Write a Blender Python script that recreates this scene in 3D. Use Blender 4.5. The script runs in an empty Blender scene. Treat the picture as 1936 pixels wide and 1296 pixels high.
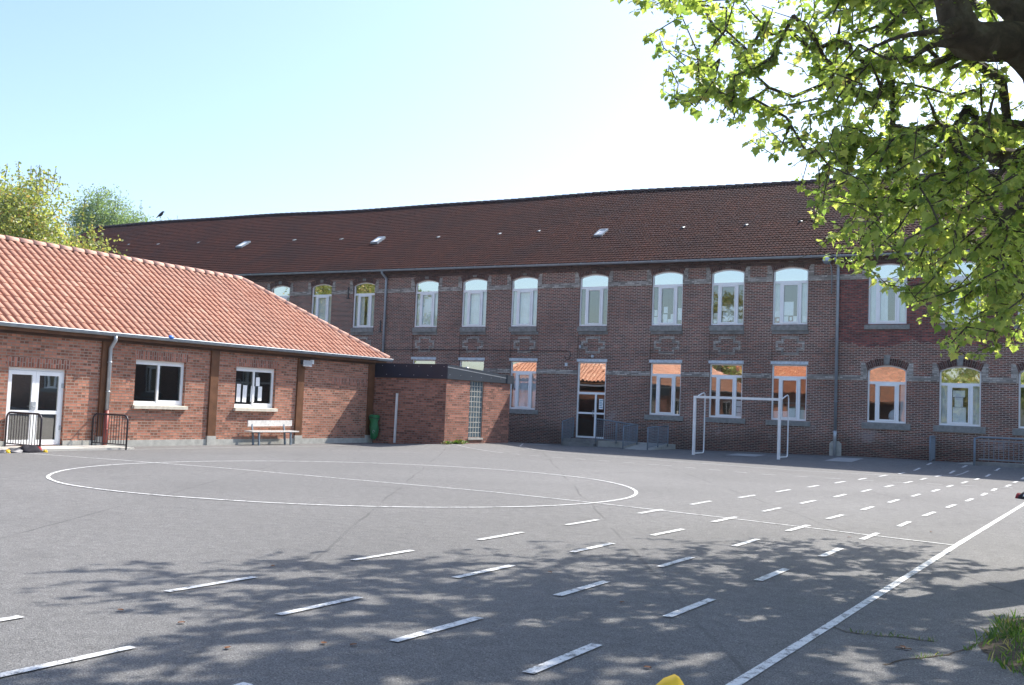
import bpy, bmesh, math, random
import numpy as np
from mathutils import Vector, Matrix
random.seed(7)
R_ = math.radians
sc = bpy.context.scene
COL = sc.collection

# ------------------------------------------------------------------ camera, sky, sun, exposure
EYE = Vector((0.0, 0.0, 1.56))
RIGHT = Vector((0.853845, 0.518991, 0.039957))
UP = Vector((-0.002120, -0.073294, 0.997308))
FWD = Vector((-0.520522, 0.851632, 0.061482))
cam_d = bpy.data.cameras.new('camera')
cam_d.sensor_width = 36.0
cam_d.lens = 36.0 * 1936.55 / 1936.0
cam_d.clip_start = 0.05
cam_d.clip_end = 3000
cam = bpy.data.objects.new('camera', cam_d)
COL.objects.link(cam)
mw = Matrix((RIGHT, UP, -FWD)).transposed().to_4x4()
mw.translation = EYE
cam.matrix_world = mw
sc.camera = cam

SUN_DIR = Vector((0.344, 1.0, 1.15)).normalized()
sun_el = math.asin(SUN_DIR.z)
sun_az = math.atan2(SUN_DIR.x, SUN_DIR.y)
world = bpy.data.worlds.new('World')
sc.world = world
world.use_nodes = True
wn = world.node_tree
bg = wn.nodes['Background']
sky = wn.nodes.new('ShaderNodeTexSky')
sky.sky_type = 'NISHITA'
sky.sun_disc = False
sky.sun_elevation = sun_el
sky.sun_rotation = sun_az
sky.altitude = 30
sky.air_density = 1.0
sky.dust_density = 2.0
sky.ozone_density = 3.0
wn.links.new(sky.outputs[0], bg.inputs[0])
bg.inputs[1].default_value = 0.15
sun_d = bpy.data.lights.new('sun', 'SUN')
sun_d.energy = 4.3
sun_d.angle = R_(0.53)
sun_d.color = (1.0, 0.95, 0.87)
sun = bpy.data.objects.new('sun', sun_d)
COL.objects.link(sun)
sun.rotation_euler = SUN_DIR.to_track_quat('Z', 'Y').to_euler()
sun.location = (20, 60, 70)
sc.view_settings.view_transform = 'Standard'
sc.view_settings.look = 'None'
sc.view_settings.exposure = 1.0
sc.view_settings.gamma = 1.0
sc.view_settings.use_curve_mapping = False
sc.cycles.max_bounces = 8
sc.cycles.transparent_max_bounces = 16
sc.cycles.use_denoising = True
sc.cycles.sample_clamp_indirect = 6.0


# ------------------------------------------------------------------ helpers
def PT(px, py, depth):
    d = FWD + RIGHT * ((px - 968) / 1936.55) - UP * ((py - 648) / 1936.55)
    return EYE + d * depth


def to_px(p):
    q = Vector(p) - EYE
    z = q.dot(FWD)
    return 968 + 1936.55 * q.dot(RIGHT) / z, 648 - 1936.55 * q.dot(UP) / z, z


def sstep(a, b, v):
    t = min(1.0, max(0.0, (v - a) / (b - a)))
    return t * t * (3 - 2 * t)


def gz(x, y):
    t = sstep(33, 38, y) * min(0.2, max(-0.08, 0.0167 * (x + 19.5)))
    b = 0.13 * math.exp(-((x + 20.6) / 1.6) ** 2) * sstep(27, 29.5, y) * (1 - sstep(34, 37, y))
    return t + b


class MB:
    """collects geometry of one mesh; uv in metres by dominant axis unless given"""
    def __init__(s):
        s.v, s.f, s.m, s.uv, s.smooth = [], [], [], [], []

    def face(s, pts, m=0, uv=None, smooth=False):
        n = len(s.v)
        s.v.extend([tuple(p) for p in pts])
        s.f.append(tuple(range(n, n + len(pts))))
        s.m.append(m)
        s.uv.append(uv)
        s.smooth.append(smooth)

    def box(s, x0, x1, y0, y1, z0, z1, m=0, M=None):
        c = [(x0, y0, z0), (x1, y0, z0), (x1, y1, z0), (x0, y1, z0), (x0, y0, z1), (x1, y0, z1), (x1, y1, z1), (x0, y1, z1)]
        if M is not None:
            c = [tuple(M @ Vector(p)) for p in c]
        for q in ((0, 3, 2, 1), (4, 5, 6, 7), (0, 1, 5, 4), (1, 2, 6, 5), (2, 3, 7, 6), (3, 0, 4, 7)):
            s.face([c[i] for i in q], m)
        return s

    def bar(s, a, b, w, h, m=0):
        a, b = Vector(a), Vector(b)
        d = b - a
        M = d.to_track_quat('Z', 'Y').to_matrix().to_4x4()
        M.translation = a
        return s.box(-w / 2, w / 2, -h / 2, h / 2, 0, d.length, m, M)

    def tube(s, pts, r, seg=8, m=0, cap=True):
        pts = [Vector(p) for p in pts]
        rr = r if isinstance(r, (list, tuple)) else [r] * len(pts)
        rings = []
        prev = None
        for i, p in enumerate(pts):
            if i == 0:
                d = pts[1] - p
            elif i == len(pts) - 1:
                d = p - pts[i - 1]
            else:
                d = (pts[i + 1] - p).normalized() + (p - pts[i - 1]).normalized()
            d.normalize()
            if prev is None:
                ref = Vector((0, 0, 1)) if abs(d.z) < .9 else Vector((1, 0, 0))
                a = d.cross(ref).normalized()
            else:
                a = (prev - d * prev.dot(d))
                if a.length < 1e-6:
                    a = d.orthogonal()
                a.normalize()
            prev = a
            b = d.cross(a)
            rings.append([p + (a * math.cos(2 * math.pi * k / seg) + b * math.sin(2 * math.pi * k / seg)) * rr[i] for k in range(seg)])
        for i in range(len(rings) - 1):
            for k in range(seg):
                k2 = (k + 1) % seg
                s.face([rings[i][k], rings[i][k2], rings[i + 1][k2], rings[i + 1][k]], m, None, True)
        if cap:
            s.face(list(reversed(rings[0])), m)
            s.face(rings[-1], m)
        return s

    def prism(s, poly, a, b, m=0):
        """poly: list of (u, w) placed by functions a(u,w), b(u,w) giving front and back points"""
        A = [a(*p) for p in poly]
        B = [b(*p) for p in poly]
        s.face(A, m)
        s.face(list(reversed(B)), m)
        n = len(poly)
        for i in range(n):
            j = (i + 1) % n
            s.face([A[j], A[i], B[i], B[j]], m)
        return s

    def mesh(s, name, mats):
        me = bpy.data.meshes.new(name)
        me.from_pydata(s.v, [], s.f)
        for m in (mats if isinstance(mats, (list, tuple)) else [mats]):
            me.materials.append(m)
        me.polygons.foreach_set('material_index', s.m)
        me.polygons.foreach_set('use_smooth', s.smooth)
        uvl = me.uv_layers.new(name='uv')
        flat = []
        for p, u in zip(me.polygons, s.uv):
            if u is not None:
                for q in u:
                    flat.extend(q)
                continue
            n = p.normal
            ax = max(range(3), key=lambda i: abs(n[i]))
            for vi in p.vertices:
                c = s.v[vi]
                flat.extend((c[1], c[2]) if ax == 0 else ((c[0], c[2]) if ax == 1 else (c[0], c[1])))
        uvl.data.foreach_set('uv', flat)
        me.update()
        return me

    def merged(s, name, mats):
        me = s.mesh(name, mats)
        bm = bmesh.new()
        bm.from_mesh(me)
        bmesh.ops.remove_doubles(bm, verts=bm.verts, dist=1e-5)
        bmesh.ops.recalc_face_normals(bm, faces=bm.faces)
        bm.to_mesh(me)
        bm.free()
        return me


def wloc(o):
    v = Vector((0, 0, 0))
    while o is not None:
        v = v + o.location
        o = o.parent
    return v


def put(name, me, parent=None, world_coords=True, loc=None):
    o = bpy.data.objects.new(name, me)
    COL.objects.link(o)
    if parent is not None:
        o.parent = parent
        if world_coords:
            o.location = -wloc(parent) + (Vector(loc) if loc else Vector())
        elif loc:
            o.location = loc
    elif loc:
        o.location = loc
    return o


def obj(name, mb, mats, parent=None, weld=True, world_coords=True, loc=None):
    me = mb.merged(name, mats) if weld else mb.mesh(name, mats)
    return put(name, me, parent, world_coords, loc)


def tag(o, label, cat, group=None):
    o['label'] = label
    o['category'] = cat
    if group:
        o['group'] = group
    return o


def thing(name, label, cat, loc=(0, 0, 0), group=None):
    o = bpy.data.objects.new(name, None)
    o.empty_display_size = 0.2
    COL.objects.link(o)
    o.location = loc
    return tag(o, label, cat, group)


def struct(o):
    o['kind'] = 'structure'
    return o


def dup(root, loc=None, rotz=None, label=None, group=None):
    r = root.copy()
    COL.objects.link(r)
    if loc is not None:
        r.location = loc
    if rotz is not None:
        r.rotation_euler = (0, 0, rotz)
    if label:
        r['label'] = label
    if group:
        r['group'] = group
    for ch in list(root.children):
        c = ch.copy()
        COL.objects.link(c)
        c.parent = r
        for g in list(ch.children):
            d = g.copy()
            COL.objects.link(d)
            d.parent = c
    return r


# ------------------------------------------------------------------ materials
class NT:
    def __init__(s, name):
        s.mat = bpy.data.materials.new(name)
        s.mat.use_nodes = True
        s.t = s.mat.node_tree
        s.t.nodes.clear()
        s.out = s.t.nodes.new('ShaderNodeOutputMaterial')

    def n(s, typ, **kw):
        nd = s.t.nodes.new(typ)
        for k, v in kw.items():
            if hasattr(nd, k) and not k.startswith('i_'):
                setattr(nd, k, v)
            else:
                key = k[2:] if k.startswith('i_') else k
                key = key.replace('_', ' ')
                nd.inputs[key].default_value = v
        return nd

    def l(s, a, b):
        s.t.links.new(a, b)

    def mix(s, fac, a, b, mode='MIX'):
        nd = s.t.nodes.new('ShaderNodeMix')
        nd.data_type = 'RGBA'
        nd.blend_type = mode
        for sock, val in ((nd.inputs[0], fac), (nd.inputs[6], a), (nd.inputs[7], b)):
            if hasattr(val, 'is_linked'):
                s.l(val, sock)
            elif isinstance(val, (int, float)):
                sock.default_value = val
            else:
                sock.default_value = (*val, 1) if len(val) == 3 else val
        return nd.outputs[2]

    def ramp(s, fac, stops):
        nd = s.t.nodes.new('ShaderNodeValToRGB')
        e = nd.color_ramp.elements
        while len(e) < len(stops):
            e.new(0.5)
        for el, (p, c) in zip(e, stops):
            el.position = p
            el.color = (c, c, c, 1) if isinstance(c, (int, float)) else (*c, 1)
        s.l(fac, nd.inputs[0])
        return nd.outputs[0]

    def math(s, op, a, b=None, clamp=False):
        nd = s.t.nodes.new('ShaderNodeMath')
        nd.operation = op
        nd.use_clamp = clamp
        for i, v in enumerate((a, b)):
            if v is None:
                continue
            if hasattr(v, 'is_linked'):
                s.l(v, nd.inputs[i])
            else:
                nd.inputs[i].default_value = v
        return nd.outputs[0]

    def noise(s, scale, detail=4, rough=.55, vec=None, out=0, dist=0):
        nd = s.t.nodes.new('ShaderNodeTexNoise')
        nd.inputs['Scale'].default_value = scale
        nd.inputs['Detail'].default_value = detail
        nd.inputs['Roughness'].default_value = rough
        nd.inputs['Distortion'].default_value = dist
        if vec is None:
            vec = s.objco()
        s.l(vec, nd.inputs['Vector'])
        return nd.outputs[out]

    def objco(s):
        g = s.t.nodes.new('ShaderNodeNewGeometry')
        return g.outputs['Position']

    def uv(s):
        return s.t.nodes.new('ShaderNodeTexCoord').outputs['UV']

    def bsdf(s, col, rough=.7, spec=.4, metal=0, bump=None, bdist=.01, bstr=1.0, **kw):
        p = s.t.nodes.new('ShaderNodeBsdfPrincipled')
        if hasattr(col, 'is_linked'):
            s.l(col, p.inputs['Base Color'])
        else:
            p.inputs['Base Color'].default_value = (*col, 1)
        if hasattr(rough, 'is_linked'):
            s.l(rough, p.inputs['Roughness'])
        else:
            p.inputs['Roughness'].default_value = rough
        p.inputs['Specular IOR Level'].default_value = spec
        p.inputs['Metallic'].default_value = metal
        for k, v in kw.items():
            p.inputs[k.replace('_', ' ')].default_value = v
        if bump is not None:
            b = s.t.nodes.new('ShaderNodeBump')
            b.inputs['Distance'].default_value = bdist
            b.inputs['Strength'].default_value = bstr
            s.l(bump, b.inputs['Height'])
            s.l(b.outputs[0], p.inputs['Normal'])
        return p

    def done(s, shader):
        s.l(shader.outputs[0] if hasattr(shader, 'outputs') else shader, s.out.inputs[0])
        return s.mat


def simple(name, col, rough=.6, spec=.4, metal=0, var=.12, scale=6, bump=0.0, **kw):
    t = NT(name)
    nz = t.noise(scale, 5, .6)
    c = t.mix(t.ramp(nz, [(.3, 0.0), (.72, 1.0)]), tuple(x * (1 - var) for x in col), tuple(min(1, x * (1 + var)) for x in col))
    r = t.math('ADD', t.math('MULTIPLY', nz, .2), rough - .1, True)
    return t.done(t.bsdf(c, r, spec, metal, nz if bump else None, bump, 1.0, **kw))


def brick_mat(name, c1, c2, mortar, w, h, ms, dirt=.35, special=None):
    t = NT(name)
    uv = t.uv()
    # a little wobble so that courses are not ruler straight
    wob = t.n('ShaderNodeVectorMath', operation='MULTIPLY_ADD')
    t.l(t.noise(1.6, 3, .5, None, 1), wob.inputs[0])
    wob.inputs[1].default_value = (.012, .012, 0)
    t.l(uv, wob.inputs[2])
    b = t.n('ShaderNodeTexBrick', offset=.5)
    t.l(wob.outputs[0], b.inputs['Vector'])
    b.inputs['Scale'].default_value = 1
    b.inputs['Brick Width'].default_value = w
    b.inputs['Row Height'].default_value = h
    b.inputs['Mortar Size'].default_value = ms
    b.inputs['Mortar Smooth'].default_value = .2
    b.inputs['Bias'].default_value = 0
    b.inputs['Color1'].default_value = (*c1, 1)
    b.inputs['Color2'].default_value = (*c2, 1)
    # per brick extra variation, by cell
    sep = t.n('ShaderNodeSeparateXYZ')
    t.l(wob.outputs[0], sep.inputs[0])
    row = t.math('FLOOR', t.math('DIVIDE', sep.outputs[1], h))
    off = t.math('MULTIPLY', t.math('MODULO', row, 2.0), .5)
    colx = t.math('FLOOR', t.math('ADD', t.math('DIVIDE', sep.outputs[0], w), off))
    cb = t.n('ShaderNodeCombineXYZ')
    t.l(colx, cb.inputs[0])
    t.l(row, cb.inputs[1])
    wnz = t.n('ShaderNodeTexWhiteNoise', noise_dimensions='2D')
    t.l(cb.outputs[0], wnz.inputs['Vector'])
    var = t.ramp(wnz.outputs[0], [(0, .55), (.5, 1.0), (1, 1.5)])
    brickc = t.mix(1.0, b.outputs[0], var, 'MULTIPLY')
    nz = t.noise(.55, 6, .6)
    nz2 = t.noise(25, 3, .6)
    mcol = t.mix(t.ramp(nz, [(.35, 0.0), (.7, 1.0)]), tuple(x * .72 for x in mortar), mortar)
    c = t.mix(b.outputs[1], brickc, mcol)
    c = t.mix(dirt, c, t.ramp(nz2, [(.25, .55), (.75, 1.0)]), 'MULTIPLY')
    c = t.mix(dirt, c, t.ramp(nz, [(.3, .6), (.65, 1.0)]), 'MULTIPLY')
    if special:
        c = special(t, c, b, brickc)
    hgt = t.math('ADD', t.math('MULTIPLY', b.outputs[1], -1.0), t.math('MULTIPLY', nz2, .5))
    return t.done(t.bsdf(c, .88, .25, 0, hgt, .006, .8))


def old_special(t, c, b, brickc):
    g = t.n('ShaderNodeSeparateXYZ')
    t.l(t.objco(), g.inputs[0])
    X, Z = g.outputs[0], g.outputs[2]
    nz = t.noise(.8, 4, .6)
    # repointed, redder upper storey of the right-hand bays
    mx = t.math('MULTIPLY', t.math('GREATER_THAN', X, -9.66), t.math('GREATER_THAN', t.math('ADD', Z, t.math('MULTIPLY', nz, 1.2)), 5.0))
    red = t.mix(b.outputs[1], t.mix(1.0, brickc, (1.2, .85, .95), 'MULTIPLY'), (.13, .085, .085))
    c = t.mix(t.math('MULTIPLY', mx, .85), c, red)
    # sooty damp base with its own ragged edge
    base = t.ramp(t.math('ADD', Z, t.math('MULTIPLY', t.noise(.9, 5, .65), -.9)), [(.05, .55), (.75, 1.0)])
    c = t.mix(1.0, c, base, 'MULTIPLY')
    # pale lime blooms just above the base
    blo = t.math('MULTIPLY', t.ramp(t.noise(1.1, 5, .6, None, 0, .4), [(.60, 0.0), (.70, 1.0)]),
                 t.math('MULTIPLY', t.math('LESS_THAN', Z, 1.75), t.math('GREATER_THAN', Z, .7)))
    return t.mix(t.math('MULTIPLY', blo, .5), c, (.34, .29, .28))


M = {}
M['old_brick'] = brick_mat('old_brick', (.27, .085, .054), (.085, .034, .028), (.50, .395, .335), .215, .0645, .0150, .36, old_special)
M['arch_brick'] = brick_mat('arch_brick', (.12, .05, .038), (.07, .034, .03), (.24, .19, .17), .26, .07, .010, .4)
M['cornice_brick'] = brick_mat('cornice_brick', (.125, .07, .06), (.085, .05, .046), (.15, .115, .10), .22, .0645, .009, .4)
M['light_brick'] = brick_mat('light_brick', (.43, .39, .345), (.37, .335, .30), (.36, .33, .30), .215, .0645, .008, .4)
M['new_brick'] = brick_mat('new_brick', (.42, .180, .115), (.35, .140, .092), (.40, .30, .235), .232, .0775, .0125, .16)
M['new_brick_dark'] = brick_mat('new_brick_dark', (.37, .155, .105), (.30, .122, .085), (.33, .245, .20), .232, .0775, .011, .3)
M['soldier'] = brick_mat('soldier_brick', (.42, .165, .11), (.34, .125, .085), (.44, .36, .30), .24, .0775, .012, .25)
M['pvc'] = simple('white_plastic', (.90, .90, .90), .35, .5, 0, .04, 3)
M['pvc_old'] = simple('painted_lintel', (.55, .60, .64), .6, .4, 0, .25, 9)
M['zinc'] = simple('zinc', (.30, .34, .38), .45, .5, .35, .15, 4)
M['zinc_light'] = simple('zinc_light', (.46, .48, .50), .4, .5, .5, .12, 4)
M['stone'] = simple('blue_stone', (.24, .235, .22), .8, .3, 0, .28, 7, .004)
M['concrete'] = simple('concrete', (.42, .41, .37), .9, .25, 0, .2, 5, .004)
M['concrete_dark'] = simple('weathered_concrete', (.20, .195, .185), .9, .25, 0, .4, 2.4, .006)
M['sill_tile'] = simple('pale_sill', (.62, .56, .46), .7, .3, 0, .12, 8)
M['wood'] = simple('stained_wood', (.145, .062, .028), .6, .35, 0, .3, 3)
M['wood_dark'] = simple('dark_wood', (.085, .042, .026), .6, .35, 0, .3, 3)
M['black_paint'] = simple('black_paint', (.028, .022, .03), .4, .5, 0, .2, 8)
M['grey_paint'] = simple('grey_paint', (.17, .21, .25), .5, .45, 0, .15, 8)
M['navy'] = simple('navy_cladding', (.010, .014, .030), .4, .5, 0, .15, 2)
M['navy2'] = simple('roofing_membrane', (.030, .040, .055), .6, .4, 0, .2, 3)
M['white_paint'] = simple('white_steel', (.80, .80, .79), .4, .5, 0, .08, 5)
M['red_pipe'] = simple('red_oxide_pipe', (.30, .075, .06), .5, .4, 0, .12, 8)
M['paper'] = simple('paper', (.90, .90, .90), .8, .2, 0, .05, 9)
M['curtain'] = simple('curtain_cloth', (.90, .90, .90), .9, .1, 0, .08, 3)
M['dark_metal'] = simple('dark_metal', (.05, .05, .06), .5, .5, .2, .2, 5)
M['interior'] = simple('interior_plaster', (.24, .24, .25), .9, .2, 0, .1, 1)
M['interior_floor'] = simple('interior_floor', (.16, .12, .09), .8, .2, 0, .1, 1)
M['black_cloth'] = simple('black_cloth', (.022, .02, .026), .85, .2, 0, .4, 9)
M['red_cloth'] = simple('red_cloth', (.24, .03, .035), .8, .2, 0, .3, 9)
M['yellow_cloth'] = simple('yellow_cloth', (.80, .50, .02), .6, .35, 0, .1, 6)
M['bark_brown'] = simple('dead_leaf_brown', (.17, .075, .035), .8, .2, 0, .3, 20)
M['blue_plastic'] = simple('blue_plastic', (.03, .16, .55), .35, .5, 0, .1, 6)
M['steel_lamp'] = simple('lamp_shell', (.55, .56, .58), .25, .5, .3, .1, 6)
M['lamp_glass'] = simple('lamp_glass', (.16, .20, .24), .15, .6, 0, .1, 6)
M['poster_blue'] = simple('poster_blue', (.10, .30, .42), .7, .3, 0, .3, 60)
M['bird'] = simple('bird_feathers', (.015, .015, .02), .6, .3, 0, .3, 30)
M['bench_white'] = simple('worn_white_paint', (.66, .63, .59), .6, .3, 0, .2, 14)


def glass(name, refl, tint=(.75, .82, .85), bump=.002):
    t = NT(name)
    nz = t.noise(1.3, 2, .4)
    bp = t.n('ShaderNodeBump')
    bp.inputs['Strength'].default_value = .5
    bp.inputs['Distance'].default_value = bump
    t.l(nz, bp.inputs['Height'])
    gl = t.n('ShaderNodeBsdfGlossy')
    gl.inputs['Roughness'].default_value = .015
    gl.inputs['Color'].default_value = (.98, .95, .86, 1)
    t.l(bp.outputs[0], gl.inputs['Normal'])
    tr = t.n('ShaderNodeBsdfTransparent')
    tr.inputs['Color'].default_value = (*tint, 1)
    mx = t.n('ShaderNodeMixShader')
    mx.inputs[0].default_value = refl
    t.l(tr.outputs[0], mx.inputs[1])
    t.l(gl.outputs[0], mx.inputs[2])
    return t.done(mx)


M['glass_top'] = glass('sky_reflecting_glass', .62, (.75, .82, .85), .004)
M['glass'] = glass('window_glass', .21, (.82, .88, .9), .004)
M['glass_dark'] = glass('dark_glass', .13, (.35, .40, .42), .0008)
M['glass_wire'] = glass('door_glass', .46, (.30, .42, .42), .002)
M['glass_block'] = simple('glass_block', (.10, .14, .16), .12, .8, 0, .3, 14)


def tile_mat(name, ca, cb, cc, moss, streak=0.0):
    t = NT(name)
    uv = t.uv()
    fl = t.n('ShaderNodeVectorMath', operation='FLOOR')
    t.l(uv, fl.inputs[0])
    w = t.n('ShaderNodeTexWhiteNoise', noise_dimensions='2D')
    t.l(fl.outputs[0], w.inputs['Vector'])
    nz = t.noise(.35, 5, .6)
    fine = t.noise(14, 4, .65)
    c = t.mix(w.outputs[0], ca, cb)
    c = t.mix(t.ramp(w.outputs[0], [(.86, 0.0), (.95, .8)]), c, cc)
    c = t.mix(t.math('MULTIPLY', t.ramp(nz, [(.46, 0.0), (.68, 1.0)]), .75), c, moss)
    c = t.mix(.6, c, t.ramp(fine, [(.3, .6), (.7, 1.05)]), 'MULTIPLY')
    return t.done(t.bsdf(c, .95, .08, 0, fine, .004, .5))


M['old_tile'] = tile_mat('old_tile', (.062, .024, .019), (.046, .021, .019), (.082, .029, .021), (.032, .019, .020))
M['new_tile'] = tile_mat('new_tile', (.52, .285, .205), (.44, .225, .16), (.57, .34, .25), (.40, .235, .18))
M['ridge_tile'] = simple('ridge_tile', (.52, .30, .23), .75, .3, 0, .22, 5, .003)
M['old_ridge'] = simple('old_ridge_tile', (.05, .034, .034), .8, .3, 0, .3, 5, .003)
M['opp_tile'] = tile_mat('far_tile', (.40, .175, .10), (.33, .13, .08), (.46, .24, .15), (.30, .13, .09))


def asphalt_mat():
    t = NT('asphalt')
    fine = t.noise(95, 3, .75)
    mid = t.noise(7, 5, .6)
    big = t.noise(.16, 5, .55, None, 0, .6)
    c = t.mix(t.ramp(big, [(.3, 0.0), (.7, 1.0)]), (.136, .133, .130), (.178, .174, .170))
    c = t.mix(.55, c, t.ramp(mid, [(.34, .66), (.66, 1.12)]), 'MULTIPLY')
    c = t.mix(.6, c, t.ramp(t.noise(34, 4, .8), [(.38, .55), (.5, 1.0), (.62, 1.45)]), 'MULTIPLY')
    c = t.mix(.8, c, t.ramp(fine, [(.36, .30), (.5, 1.0), (.64, 1.9)]), 'MULTIPLY')
    # pale grit here and there
    v = t.n('ShaderNodeTexVoronoi')
    v.inputs['Scale'].default_value = 38
    t.l(t.objco(), v.inputs['Vector'])
    vw = t.n('ShaderNodeSeparateColor')
    t.l(v.outputs['Color'], vw.inputs[0])
    grit = t.math('MULTIPLY', t.math('LESS_THAN', v.outputs['Distance'], .22), t.math('GREATER_THAN', vw.outputs[0], .88))
    c = t.mix(t.math('MULTIPLY', grit, .6), c, (.36, .35, .33))
    st = t.noise(.55, 6, .7, None, 0, 1.2)
    c = t.mix(t.ramp(st, [(.58, 0.0), (.72, .55)]), c, (.095, .093, .092))
    c = t.mix(t.ramp(st, [(.26, .35), (.40, 0.0)]), c, (.215, .21, .205))
    # laying seams: long strips about 3 m wide running diagonally
    mp = t.n('ShaderNodeMapping')
    mp.inputs['Rotation'].default_value = (0, 0, R_(58))
    t.l(t.objco(), mp.inputs['Vector'])
    sp = t.n('ShaderNodeSeparateXYZ')
    t.l(mp.outputs[0], sp.inputs[0])
    wv = t.math('ADD', sp.outputs[1], t.math('MULTIPLY', t.noise(.5, 3, .5), .18))
    fr = t.math('ABSOLUTE', t.math('SUBTRACT', t.math('FRACT', t.math('DIVIDE', wv, 3.3)), .5))
    seam = t.math('MULTIPLY', t.math('LESS_THAN', fr, .006), t.ramp(t.noise(.6, 3, .5), [(.4, 0.0), (.6, .55)]))
    c = t.mix(seam, c, (.07, .068, .066))
    hgt = t.math('ADD', fine, t.math('MULTIPLY', mid, .6))
    return t.done(t.bsdf(c, .85, .35, 0, hgt, .012, .9))


def paint_mat(name, wear, col=(.74, .74, .73)):
    t = NT(name)
    fine = t.noise(60, 4, .7)
    mid = t.noise(9, 5, .65)
    k = t.math('ADD', t.math('MULTIPLY', fine, .5), t.math('MULTIPLY', mid, .6))
    f = t.ramp(k, [(wear - .05, 0.0), (wear + .05, 1.0)])
    c = t.mix(f, (.17, .166, .163), col)
    return t.done(t.bsdf(c, .75, .3, 0, fine, .006, .7))


M['asphalt'] = asphalt_mat()
M['paint'] = paint_mat('line_paint', .50, (.66, .66, .65))
M['paint_faint'] = paint_mat('faded_line_paint', .47, (.46, .46, .46))
M['slab'] = simple('pale_paving', (.44, .42, .38), .85, .3, 0, .16, 2.5, .004)
M['slab2'] = simple('worn_white_paving', (.36, .36, .355), .85, .3, 0, .14, 2, .004)


def soil_mat():
    t = NT('soil')
    a = t.noise(22, 5, .7)
    c = t.ramp(a, [(.3, (.045, .034, .024)), (.7, (.16, .125, .09))])
    return t.done(t.bsdf(c, .95, .2, 0, a, .03, 1))


M['soil'] = soil_mat()


def leaf_mat(name, cols, trans=.5, red=None):
    t = NT(name)
    g = t.n('ShaderNodeNewGeometry')
    rnd = g.outputs['Random Per Island']
    c = t.ramp(rnd, cols)
    big = t.noise(.9, 3, .5)
    c = t.mix(.5, c, t.ramp(big, [(.3, .65), (.7, 1.15)]), 'MULTIPLY')
    p = t.bsdf(c, .45, .45)
    tl = t.n('ShaderNodeBsdfTranslucent')
    tc = t.mix(1.0, c, (1.85, 1.9, .80), 'MULTIPLY')
    t.l(tc, tl.inputs[0])
    mx = t.n('ShaderNodeMixShader')
    mx.inputs[0].default_value = trans
    t.l(p.outputs[0], mx.inputs[1])
    t.l(tl.outputs[0], mx.inputs[2])
    return t.done(mx)


M['plane_leaf'] = leaf_mat('plane_leaf', [(0, (.12, .19, .075)), (.3, (.22, .29, .105)), (.75, (.34, .40, .155)), (.95, (.43, .47, .20)), (1, (.38, .31, .17))], .6)
M['hedge_leaf'] = leaf_mat('poplar_leaf', [(0, (.20, .25, .09)), (.5, (.30, .34, .14)), (.85, (.42, .42, .20)), (1, (.40, .24, .14))], .45)
M['birch_leaf'] = leaf_mat('birch_leaf', [(0, (.13, .20, .11)), (.6, (.21, .29, .17)), (1, (.30, .36, .21))], .45)
M['grass_leaf'] = leaf_mat('grass_leaf', [(0, (.05, .11, .02)), (.5, (.09, .17, .03)), (.8, (.15, .22, .05)), (.9, (.24, .22, .10)), (1, (.34, .29, .18))], .35)


def bark_mat():
    t = NT('plane_bark')
    a = t.noise(3.0, 4, .6, None, 0, .8)
    b = t.noise(30, 4, .7)
    c = t.ramp(a, [(.35, (.055, .042, .034)), (.5, (.10, .078, .06)), (.62, (.15, .13, .10))])
    c = t.mix(.6, c, t.ramp(b, [(.3, .6), (.7, 1.1)]), 'MULTIPLY')
    return t.done(t.bsdf(c, .9, .2, 0, b, .02, .8))


M['bark'] = bark_mat()


def bag_mat():
    t = NT('green_bag_plastic')
    nz = t.noise(9, 4, .6)
    c = t.mix(nz, (.02, .20, .07), (.05, .32, .13))
    p = t.bsdf(c, .3, .5, 0, nz, .03, 1)
    tl = t.n('ShaderNodeBsdfTranslucent')
    tl.inputs[0].default_value = (.08, .45, .17, 1)
    mx = t.n('ShaderNodeMixShader')
    mx.inputs[0].default_value = .35
    t.l(p.outputs[0], mx.inputs[1])
    t.l(tl.outputs[0], mx.inputs[2])
    return t.done(mx)


M['bag'] = bag_mat()


def mesh_mat():
    """woven wire infill of the grey ramp rails, as real fine mesh would be far below a pixel wide"""
    return simple('grey_wire', (.20, .245, .29), .5, .45, .1, .12, 8)


M['wire'] = mesh_mat()

# ------------------------------------------------------------------ ground and painted lines
xs = np.concatenate([np.linspace(-400, -62, 8), np.arange(-60, 26.1, 1.0), np.linspace(28, 400, 8)])
ys = np.concatenate([np.linspace(-300, -42, 6), np.arange(-40, 60.1, 1.0), np.linspace(62, 500, 8)])
gm = MB()
gv = [(x, y, gz(x, y) if abs(x) < 60 and y < 60 else 0.0) for y in ys for x in xs]
nx = len(xs)
gf = [(j * nx + i, j * nx + i + 1, (j + 1) * nx + i + 1, (j + 1) * nx + i) for j in range(len(ys) - 1) for i in range(nx - 1)]
me = bpy.data.meshes.new('ground')
me.from_pydata(gv, [], gf)
me.materials.append(M['asphalt'])
for p in me.polygons:
    p.use_smooth = True
struct(put('playground_ground', me))


def strip(mb, pts, w, lift=.006, wj=.0):
    pts = [Vector((p[0], p[1], 0)) for p in pts]
    # resample
    q = [pts[0]]
    for a, b in zip(pts, pts[1:]):
        n = max(1, int((b - a).length / .5))
        for k in range(1, n + 1):
            q.append(a.lerp(b, k / n))
    L, Rr = [], []
    for i, p in enumerate(q):
        d = (q[min(i + 1, len(q) - 1)] - q[max(i - 1, 0)]).normalized()
        nrm = Vector((-d.y, d.x, 0))
        ww = w * (1 + random.uniform(-wj, wj)) / 2
        for lst, sg in ((L, 1), (Rr, -1)):
            c = p + nrm * ww * sg
            lst.append((c.x, c.y, gz2(c.x, c.y) + lift))
    for i in range(len(q) - 1):
        mb.face([Rr[i], Rr[i + 1], L[i + 1], L[i]])


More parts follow.
